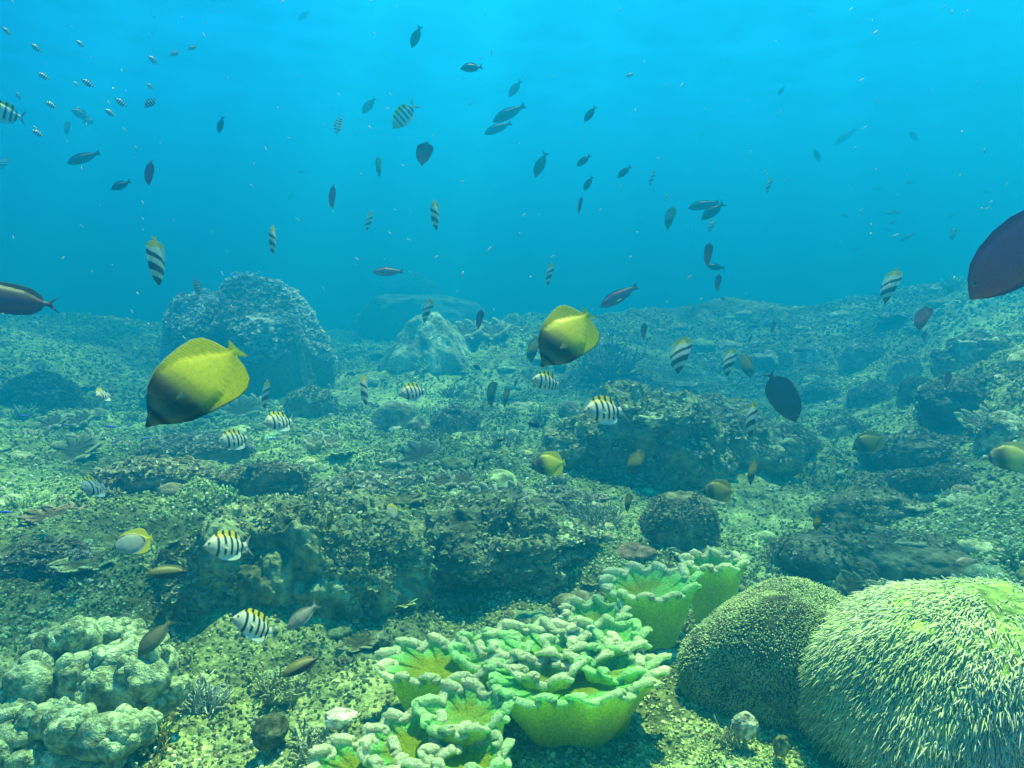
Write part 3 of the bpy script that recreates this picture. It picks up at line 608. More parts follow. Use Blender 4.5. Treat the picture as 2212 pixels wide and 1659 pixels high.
# ---- the big bommie with scaly plates
e, p, w_, h_, d = rock('coral_bommie', 'tall coral bommie left of centre, its head covered in small pale scales, dark below', 'coral head', 492, 862, 345, 275, 108, (.10, .11, .10), 7, .17, 2.3, depth=.9, flat=.35)
v, n = normals_of(e.children[0].data); rs = np.random.RandomState(5)
k = np.where((v[:, 2] > 0.38 * h_ + 0.25 * h_ * vnoise(v[:, 0] * 3, v[:, 1] * 3, 0, 4)) & (n[:, 2] > -.35))[0]; k = rs.choice(k, 5600)
s_ = rs.uniform(.016, .04, len(k)); g = Geo(); C = jitter_cols(len(k), (.66, .70, .62), rs, .45) * (0.45 + .9 * ss(.55 + 1.3 * fbm(*(v[k] * 3).T, 2, 4)))[:, None]
flakes(g, v[k] + n[k] * .025, n[k] * .8 + np.array([0, -.2, .9]), s_, np.clip(C, .03, .8), rs, .4, 7, .3)
link('coral_plates', g.mesh('coral_plates', False), e, M_frag, kind='stuff')

# ---- pale frilly corals dotted over the reef
def frilly(label, u, vb, wpx, hpx, seed, k=8, col_r=(.80, .84, .62), col_t=(.36, .44, .30), col_s=(.2, .23, .15), group=None, ar=.9, nl=1):
    p, w_, h_, d = place(u, vb, wpx, hpx, .2); rs = np.random.RandomState(seed); lobes = []
    for q in range(nl):
        ox, oy = (0, 0) if nl == 1 else (w_ * .28 * math.cos(q * 6.28 / nl + .5), w_ * .22 * math.sin(q * 6.28 / nl + .5))
        s_ = 1 if nl == 1 else .62
        lobes.append((ox, oy, 0, w_ / 2 * .85 * s_, w_ / 2 * ar * s_, h_ * .62 * rs.uniform(.85, 1.1), k, .2, .14, seed + q, (0, .42)))
    return leather_coral(label, p, lobes, group, th=w_ * .024, n=300, zamp=w_ * .04, c_rim=col_r, c_top=col_t, c_stalk=col_s)
frilly('pale tree-like leather coral glowing white below the left striped fish pair', 695, 1000, 74, 62, 201, 7, (.88, .88, .72), (.75, .78, .55), (.5, .55, .35), nl=2)
frilly('frilly pale coral rosette behind the tail of the large left butterflyfish', 512, 900, 90, 40, 203, 10)
frilly('wide frilly coral cushion near the left edge, level with the large butterflyfish tail', 120, 925, 100, 40, 205, 9, nl=2)
frilly('low frilly coral cushion below the wide one near the left edge', 135, 975, 120, 38, 208, 9)
frilly('frilly leather coral with white rims at the head of the dark ledge', 1075, 1115, 120, 72, 210, 8, (.75, .78, .62), (.42, .48, .36), (.3, .35, .24), nl=2)
frilly('smaller pale frilly coral touching the left of the white-rimmed one', 975, 1075, 90, 45, 214, 8, (.7, .74, .58), nl=2)
frilly('curled cabbage coral on top of the dark outcrop left of the black fish', 1575, 915, 110, 65, 216, 8, (.62, .6, .36), (.36, .36, .2), nl=2)
frilly('yellowish frilly coral shelf under the large striped fish on the right outcrop', 1385, 945, 120, 45, 219, 9, (.68, .66, .4), (.4, .4, .22), nl=2)
frilly('small frilly coral left of the branching coral on the right outcrop', 1260, 915, 70, 30, 222, 8, (.6, .6, .38), (.34, .35, .2))
frilly('hazy pale plate coral in the distance left of the centre butterflyfish', 1035, 755, 120, 70, 224, 9, nl=2)
frilly('broad hazy plate coral on the far reef crest, right of the bommie', 835, 720, 150, 70, 227, 9, nl=3)
frilly('hazy frilly coral at the far reef crest above the pale pyramid rock', 960, 670, 130, 45, 231, 9, nl=2)
frilly('hazy frilly coral on the crest right of the pale pyramid rock', 1030, 690, 90, 40, 234, 8)
frilly('small greenish leather coral between the grey dome and the shaggy dome', 1878, 1290, 105, 58, 236, 7, (.34, .40, .24), (.2, .25, .14), (.1, .12, .07), nl=2)
frilly('pale coral frill on the slope between the dark boulder and the dim spotted fish', 905, 1015, 100, 36, 239, 9)
frilly('pale crust coral at the right edge behind the bright butterflyfish', 2150, 905, 120, 40, 241, 8, nl=2)

# ================================================================== FISH
def interp(x, pts):
    pts = np.asarray(pts, float); xs, ys = pts[:, 0], pts[:, 1]
    # smooth (monotone-ish) interpolation through denser sampling of a linear curve
    q = np.linspace(0, 1, 401); y = np.interp(q, xs, ys); kx = np.hanning(13); kx /= kx.sum()
    yp = np.concatenate([np.full(6, y[0]), y, np.full(6, y[-1])]); y2 = np.convolve(yp, kx, 'valid')
    return np.interp(x, q, y2)
def fish_mesh(name, top, bot, ctop, cbot, wid, fork, colour, pect=None, nx=110, nt=34, rag=0.0, seed=1):
    """one continuous skin of unit length (nose at +x, tail at -x); fins are the thin rim of the same skin"""
    rs = np.random.RandomState(seed)
    xs = np.linspace(0, 1, nx); t = -np.cos(np.linspace(0, math.pi, nt))
    T_, B_ = interp(xs, top), interp(xs, bot); CT, CB = interp(xs, ctop), interp(xs, cbot); Wd = interp(xs, wid)
    if rag: T_ = T_ + rag * (np.arange(nx) % 4 == 0) * (xs > .22) * (xs < .7)
    Z = (T_ + B_)[:, None] / 2 + (T_ - B_)[:, None] / 2 * t[None]
    mid = (CT + CB) / 2; half = np.maximum((CT - CB) / 2, 1e-4); tb = (Z - mid[:, None]) / half[:, None]
    th = Wd[:, None] * np.clip(1 - tb**2, 0, 1)**0.55 + 0.0035 * np.sqrt(np.clip(1 - t[None]**2, 0, 1)) * np.minimum(1, xs / .04)[:, None]
    Xp = np.repeat(xs[:, None], nt, 1)
    tail = np.clip((xs - .86) / .14, 0, 1)[:, None]; Xp = Xp - tail * fork * (1 - np.abs(t[None])**1.3)
    bend = 0.02 * np.sin(Xp * 5)
    g = Geo(); V = []; C = []
    for s in (1, -1):
        V.append(np.stack([0.5 - Xp, s * th + bend, Z], -1)); C.append(colour(Xp, Z, t[None] + 0 * Xp, tb))
    nn = nx * nt; q = grid_q(nx, nt)
    g.add(np.concatenate([V[0].reshape(-1, 3), V[1].reshape(-1, 3)]), np.concatenate([q[:, ::-1], q + nn]), c=np.concatenate([C[0].reshape(-1, 3), C[1].reshape(-1, 3)]))
    if pect is not None:            # pectoral fins grow from the flank
        px_, pz, L, pc = pect
        for s in (1, -1):
            y0 = s * float(np.interp(px_, xs, Wd)) * .93 + .02 * math.sin(px_ * 5)
            a = np.linspace(-.6, .45, 9); r = np.linspace(0, L, 5)
            v = np.array([[0.5 - px_ - rr * math.cos(an), y0 + s * rr * .45, pz - rr * math.sin(-an) * .9 - rr * .3] for rr in r for an in a])
            g.add(v, grid_q(5, 9), c=pc)
    me = g.mesh(name); bm = bmesh.new(); bm.from_mesh(me); bmesh.ops.remove_doubles(bm, verts=bm.verts, dist=1e-5); bm.to_mesh(me); bm.free()
    me.materials.append(M_fish); return me
def mixc(a, b, t): return a * (1 - t[..., None]) + b * t[..., None]
def arr(*c): return np.array(c, float)
def band(x, c, w, s=0.02): return ss((w - np.abs(x - c)) / s + .5)
# Klein-like yellow butterflyfish
def c_butter(X, Z, t, tb, pale=.35, rear=arr(.98, .86, .002), dark=1.0):
    Xs = X + 0.10 * Z
    c = mixc(arr(.50, .52, .30) * pale * 2.2, arr(.30, .33, .07), ss((Xs - .15) / .2))
    c = mixc(c, arr(.09, .09, .06), dark * .92 * band(Xs, .30, .075, .12))
    c = mixc(c, rear, ss((Xs - .34) / .26))
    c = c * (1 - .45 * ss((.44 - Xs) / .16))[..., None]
    c = mixc(c, arr(.03, .025, .05), band(X + .06 * Z, .115, .022, .03) * (Z < .20))
    c = mixc(c, arr(.78, .80, .04), ss((X - .92) / .03)); c = mixc(c, arr(.03, .02, .03), band(X, .02, .012, .03))
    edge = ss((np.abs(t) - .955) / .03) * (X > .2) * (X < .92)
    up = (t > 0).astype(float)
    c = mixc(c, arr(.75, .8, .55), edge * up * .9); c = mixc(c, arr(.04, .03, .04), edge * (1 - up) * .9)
    c = c * (1 - .35 * band(np.abs(tb), 1.0, .012, .03) * (X > .2) * (X < .88))[..., None]                # where the fins leave the body
    c = c * (1 - .5 * band(np.hypot((X - .12) / .9, Z + .02), .135, .004, .008) * (X > .2))[..., None]      # gill cover
    fin = ss((np.abs(tb) - 1) / .05); ray_ = 1 - .16 * fin * (np.sin((X + .25 * np.abs(Z)) * 230) > .2) - .10 * (1 - fin) * (np.sin((X + Z) * 150) * np.sin((X - Z) * 150) > .25)
    return c * ray_[..., None]
BT = dict(top=[(0, -.005), (.03, .02), (.08, .055), (.15, .15), (.25, .255), (.38, .325), (.52, .35), (.66, .36), (.78, .35), (.86, .30), (.905, .19), (.925, .06), (.94, .06), (.97, .095), (1, .12)],
          bot=[(0, -.025), (.03, -.04), (.08, -.075), (.16, -.16), (.27, -.245), (.4, -.29), (.55, -.33), (.68, -.355), (.78, -.345), (.86, -.29), (.91, -.17), (.925, -.055), (.94, -.055), (.97, -.095), (1, -.12)],
          ctop=[(0, -.005), (.08, .045), (.2, .19), (.4, .27), (.6, .24), (.78, .13), (.88, .045), (.92, .03), (1, .01)],
          cbot=[(0, -.025), (.08, -.065), (.2, -.18), (.4, -.26), (.6, -.24), (.78, -.12), (.88, -.04), (.92, -.03), (1, -.01)],
          wid=[(0, .006), (.05, .028), (.12, .052), (.3, .072), (.5, .062), (.7, .038), (.85, .016), (.92, .006), (1, .001)], fork=.01)
ME = {}
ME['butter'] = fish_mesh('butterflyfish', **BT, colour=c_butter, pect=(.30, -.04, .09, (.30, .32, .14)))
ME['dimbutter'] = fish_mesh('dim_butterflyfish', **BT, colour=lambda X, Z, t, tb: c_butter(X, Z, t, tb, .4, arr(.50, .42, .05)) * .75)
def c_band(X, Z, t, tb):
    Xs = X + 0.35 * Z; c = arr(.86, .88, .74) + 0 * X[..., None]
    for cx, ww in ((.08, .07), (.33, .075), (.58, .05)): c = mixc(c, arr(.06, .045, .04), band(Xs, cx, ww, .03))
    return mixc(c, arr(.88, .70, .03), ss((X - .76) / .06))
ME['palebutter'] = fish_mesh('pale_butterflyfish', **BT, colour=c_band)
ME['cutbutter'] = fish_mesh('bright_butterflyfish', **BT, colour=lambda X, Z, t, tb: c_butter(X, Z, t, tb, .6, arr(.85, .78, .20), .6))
def c_dkb(X, Z, t, tb): return mixc(arr(.34, .12, .12) + 0 * X[..., None], arr(.16, .05, .10), ss((X - .3) / .4)) * 1.1
ME['darkbutter'] = fish_mesh('dark_butterflyfish', **BT, colour=c_dkb)
def c_spot(X, Z, t, tb):
    e_ = np.hypot((X - .42) / .40, (Z + .03) / .29); c = mixc(arr(.46, .52, .50) + 0 * X[..., None], arr(.80, .72, .03), ss((e_ - .95) / .12))
    c = mixc(c, arr(.05, .05, .03), band(e_, .94, .05, .05) * (Z > -.05)); return mixc(c, arr(.1, .1, .06), band(X, .1, .02, .02) * (Z > -.05))
ME['spot'] = fish_mesh('rimmed_butterflyfish', **BT, colour=c_spot)
# sergeant major
def c_serg(X, Z, t, tb):
    Xs = X - 0.10 * Z
    c = mixc(arr(.84, .90, .88) * (.62 + .38 * ss((X - .12) / .14))[..., None], arr(.88, .80, .05), ss((Z - .07) / .12) * ss((X - .15) / .1) * (X < .75))
    for cx in (.25, .385, .52, .655, .765): c = mixc(c, arr(.018, .018, .025), band(Xs, cx, .026, .022) * ss((Z + .20 + .03 * (cx < .3)) / .05))
    c = mixc(c, arr(.28, .32, .33), ss((X - .85) / .04)); return mixc(c, arr(.2, .22, .2), band(X, .01, .02, .02))
SG = dict(top=[(0, 0), (.04, .035), (.12, .115), (.22, .20), (.35, .275), (.5, .285), (.62, .275), (.70, .24), (.75, .16), (.79, .07), (.83, .055), (.88, .10), (.94, .16), (1, .21)],
          bot=[(0, -.02), (.04, -.055), (.12, -.125), (.22, -.19), (.35, -.26), (.5, -.27), (.62, -.26), (.70, -.225), (.75, -.14), (.79, -.065), (.83, -.05), (.88, -.10), (.94, -.16), (1, -.21)],
          ctop=[(0, 0), (.1, .09), (.25, .18), (.4, .205), (.6, .15), (.78, .06), (.85, .045), (.9, .03), (1, .01)],
          cbot=[(0, -.02), (.1, -.10), (.25, -.18), (.4, -.20), (.6, -.15), (.78, -.055), (.85, -.04), (.9, -.03), (1, -.01)],
          wid=[(0, .008), (.06, .04), (.15, .068), (.35, .085), (.55, .065), (.75, .028), (.86, .014), (.93, .004), (1, .001)], fork=.11)
ME['serg'] = fish_mesh('sergeant_fish', **SG, colour=c_serg, pect=(.28, -.02, .12, (.6, .65, .6)))
ME['tinyserg'] = fish_mesh('small_striped_fish', **SG, colour=lambda X, Z, t, tb: np.where(np.sin((X - .12 * Z) * 38)[..., None] > .15, arr(.02, .08, .2), arr(.62, .92, .98)) + 0 * X[..., None], nx=90, nt=16)
ME['blueserg'] = fish_mesh('pale_sergeant_fish', **SG, colour=lambda X, Z, t, tb: np.minimum(c_serg(X, Z, t, tb) * arr(.62, .98, 1.1), c_serg(X, Z, t, tb)[..., 1:2] * arr(.7, 1, 1.1)) + arr(0, .01, .03))
ME['greyserg'] = fish_mesh('grey_banded_fish', **SG, colour=lambda X, Z, t, tb: c_serg(X, Z, t, tb) * .30 + .04)
# damselfish and surgeonfish
def plain(*c, k=.3): 
    c = arr(*c)
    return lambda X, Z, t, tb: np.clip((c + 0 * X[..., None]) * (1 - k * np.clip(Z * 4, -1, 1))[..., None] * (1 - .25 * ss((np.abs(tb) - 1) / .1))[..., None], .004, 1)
DM = dict(top=[(0, 0), (.04, .04), (.12, .11), (.25, .185), (.4, .21), (.55, .20), (.68, .155), (.76, .09), (.80, .05), (.84, .05), (.9, .095), (1, .165)],
          bot=[(0, -.015), (.04, -.045), (.12, -.10), (.25, -.165), (.4, -.195), (.55, -.185), (.68, -.15), (.76, -.09), (.80, -.05), (.84, -.05), (.9, -.09), (1, -.155)],
          ctop=[(0, 0), (.1, .085), (.25, .15), (.4, .165), (.6, .125), (.78, .05), (.86, .038), (1, .01)],
          cbot=[(0, -.015), (.1, -.08), (.25, -.145), (.4, -.16), (.6, -.12), (.78, -.05), (.86, -.036), (1, -.01)],
          wid=[(0, .008), (.06, .036), (.15, .062), (.35, .08), (.55, .06), (.75, .028), (.86, .013), (.93, .004), (1, .001)], fork=.08)
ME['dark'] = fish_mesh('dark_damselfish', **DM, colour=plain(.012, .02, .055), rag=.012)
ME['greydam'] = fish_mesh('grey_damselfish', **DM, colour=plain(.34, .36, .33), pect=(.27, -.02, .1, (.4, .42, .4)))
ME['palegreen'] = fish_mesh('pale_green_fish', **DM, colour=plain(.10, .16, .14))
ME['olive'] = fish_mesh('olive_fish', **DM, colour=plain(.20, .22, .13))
SU = dict(top=[(0, -.03), (.03, .015), (.09, .09), (.18, .165), (.3, .215), (.45, .24), (.6, .235), (.72, .20), (.80, .12), (.835, .035), (.87, .04), (.93, .10), (1, .19)],
          bot=[(0, -.05), (.03, -.07), (.09, -.12), (.18, -.175), (.3, -.215), (.45, -.24), (.6, -.235), (.72, -.20), (.80, -.12), (.835, -.035), (.87, -.04), (.93, -.10), (1, -.18)],
          ctop=[(0, -.03), (.09, .075), (.25, .165), (.45, .18), (.65, .14), (.82, .03), (.88, .02), (1, .01)],
          cbot=[(0, -.05), (.09, -.11), (.25, -.17), (.45, -.185), (.65, -.14), (.82, -.03), (.88, -.02), (1, -.01)],
          wid=[(0, .008), (.06, .03), (.15, .05), (.35, .06), (.6, .045), (.82, .016), (.9, .005), (1, .001)], fork=.10)
def c_purple(X, Z, t, tb): return mixc(arr(.34, .06, .20) + 0 * X[..., None], arr(.22, .02, .22), ss((np.abs(t) - .7) / .25))
ME['purple'] = fish_mesh('purple_surgeonfish', **SU, colour=c_purple, nx=150, nt=50)
def c_black(X, Z, t, tb):
    c = arr(.11, .03, .08) + 0 * X[..., None]; return mixc(c, arr(.30, .26, .06), ss((t - .965) / .02) * (X < .6) * (X > .12))
ME['black'] = fish_mesh('black_surgeonfish', **SU, colour=c_black, rag=.02)
def c_brown(X, Z, t, tb):
    c = mixc(arr(.26, .06, .14) + 0 * X[..., None], arr(.13, .12, .075), ss((Z + .05) / .15)); return mixc(c, arr(.35, .38, .36), band(X, .835, .012, .008) * .5)
SL = dict(SU); SL['top'] = [(a, b * .72) for a, b in SU['top']]; SL['bot'] = [(a, b * .68) for a, b in SU['bot']]
SL['ctop'] = [(a, b * .72) for a, b in SU['ctop']]; SL['cbot'] = [(a, b * .68) for a, b in SU['cbot']]
ME['brown'] = fish_mesh('brown_surgeonfish', **SL, colour=c_brown, pect=(.25, -.03, .12, (.1, .09, .06)))
def c_olv(X, Z, t, tb): return mixc(arr(.03, .03, .035) + 0 * X[..., None], arr(.26, .25, .09), ss((Z + .06 + .12 * (.5 - X)) / .05) * (X < .78))
ME['olivedark'] = fish_mesh('olive_dark_surgeonfish', **SL, colour=c_olv)
PR = dict(top=[(0, .0), (.04, .045), (.12, .105), (.25, .15), (.4, .165), (.55, .155), (.7, .115), (.8, .07), (.86, .055), (.9, .06), (1, .10)],
          bot=[(0, -.02), (.04, -.05), (.12, -.10), (.25, -.14), (.4, -.155), (.55, -.15), (.7, -.11), (.8, -.065), (.86, -.05), (.9, -.055), (1, -.09)],
          ctop=[(0, 0), (.12, .085), (.4, .14), (.7, .09), (.86, .045), (1, .01)], cbot=[(0, -.02), (.12, -.085), (.4, -.13), (.7, -.09), (.86, -.042), (1, -.01)],
          wid=[(0, .01), (.06, .04), (.2, .065), (.45, .07), (.7, .04), (.86, .016), (1, .001)], fork=.03)
ME['parrot'] = fish_mesh('parrotfish', **PR, colour=plain(.30, .08, .18), pect=(.25, -.03, .11, (.06, .05, .07)))
ME['slender'] = fish_mesh('slender_fish', **PR, colour=plain(.02, .035, .07))
def c_wr(X, Z, t, tb): return mixc(arr(.62, .62, .25) + 0 * X[..., None], arr(.03, .04, .03), band(Z, .035, .022, .02))
WR = {k: ([(a, b * .62) for a, b in v] if isinstance(v, list) and k != 'wid' else v) for k, v in PR.items()}
ME['wrasse'] = fish_mesh('striped_wrasse', **WR, colour=c_wr)
ME['blue'] = fish_mesh('tiny_blue_fish', **WR, colour=plain(.01, .10, .95, k=.1), nx=40, nt=14)
ME['silver'] = fish_mesh('tiny_silver_fish', **WR, colour=plain(.60, .80, .80, k=.1), nx=40, nt=14)
EYE = {}
def eye_mesh(big):
    g = Geo(); v, t = ICO[2]; c = np.where((np.abs(v[:, 1:2]) > .78), arr(.005, .005, .008)[None], arr(.30, .28, .16)[None]); g.add(v, t=t, c=c)
    me = g.mesh('eye'); me.materials.append(M_eye); return me
EM = eye_mesh(1)
def gclamp(u, v, d, f=.82):
    return min(d, f * gdepth(u, v, Hlow))
def add_fish(kind, name, label, u, v, L, theta, roll, yaw, real, group, cat='fish', front=None, eyes=None):
    """(u, v) where its middle is seen, L apparent length, theta where the head points, roll about its own length, yaw towards the viewer"""
    if kind in ('dark', 'darkbutter', 'parrot', 'slender', 'purple') and 'faint' not in name and L < 100: real *= .7
    d = real * math.cos(R(yaw)) * FPX / L
    d = gclamp(u, v + L * .5 * abs(math.sin(R(theta))), d, front or (.66 if v > 780 else .8))
    size = L * d / FPX / max(math.cos(R(yaw)), .3)
    th, ps, ro = R(theta), R(yaw), R(roll)
    Fv = ray(u, v); Fv = Fv / np.linalg.norm(Fv); Rv = np.cross(Fv, UP); Rv /= np.linalg.norm(Rv); Uv = np.cross(Rv, Fv)
    hd = math.cos(ps) * (math.cos(th) * Rv + math.sin(th) * Uv) - math.sin(ps) * Fv
    dorsal = -math.sin(th) * Rv + math.cos(th) * Uv
    if math.cos(th) < 0: dorsal = -dorsal
    side = np.cross(dorsal, hd); side /= np.linalg.norm(side); dorsal = np.cross(hd, side)
    if roll < 40 and kind not in ('purple', 'black'): ro += R(18)
    ro = -ro if side @ Fv < 0 else ro       # lean the back away, so that the flank catches the light from above
    dz = math.cos(ro) * dorsal + math.sin(ro) * side; sd_ = np.cross(dz, hd)
    o_ = bpy.data.objects.new(name, ME[kind]); col.objects.link(o_)
    Mx = Matrix(((hd[0], sd_[0], dz[0]), (hd[1], sd_[1], dz[1]), (hd[2], sd_[2], dz[2])))
    o_.matrix_world = Matrix.Translation([float(q) for q in at(u, v, d)]) @ Mx.to_4x4() @ Matrix.Scale(size, 4)
    tag(o_, label, cat, group)
    if eyes or (eyes is None and L >= 44):
        ex, ez, er, ey = {'serg': (.405, .035, .022, .052), 'butter': (.395, .022, .021, .038)}.get(kind, (.40, .03, .02, .036))
        for s in (1, -1):
            q = EM if True else None; eo = bpy.data.objects.new('eye', q); col.objects.link(eo); eo.parent = o_
            eo.location = (ex, s * ey + .02 * math.sin((.5 - ex) * 5), ez); eo.scale = (er, er * .7, er)
    return o_
GB, GT, GS, GD, GX = 'yellow butterflyfish', 'butterflyfish seen edge-on', 'striped sergeant fish', 'dark fish in open water', 'small striped fish far up on the left'
BF, SF, DF = 'butterflyfish', 'sergeant_fish', 'dark_damselfish'
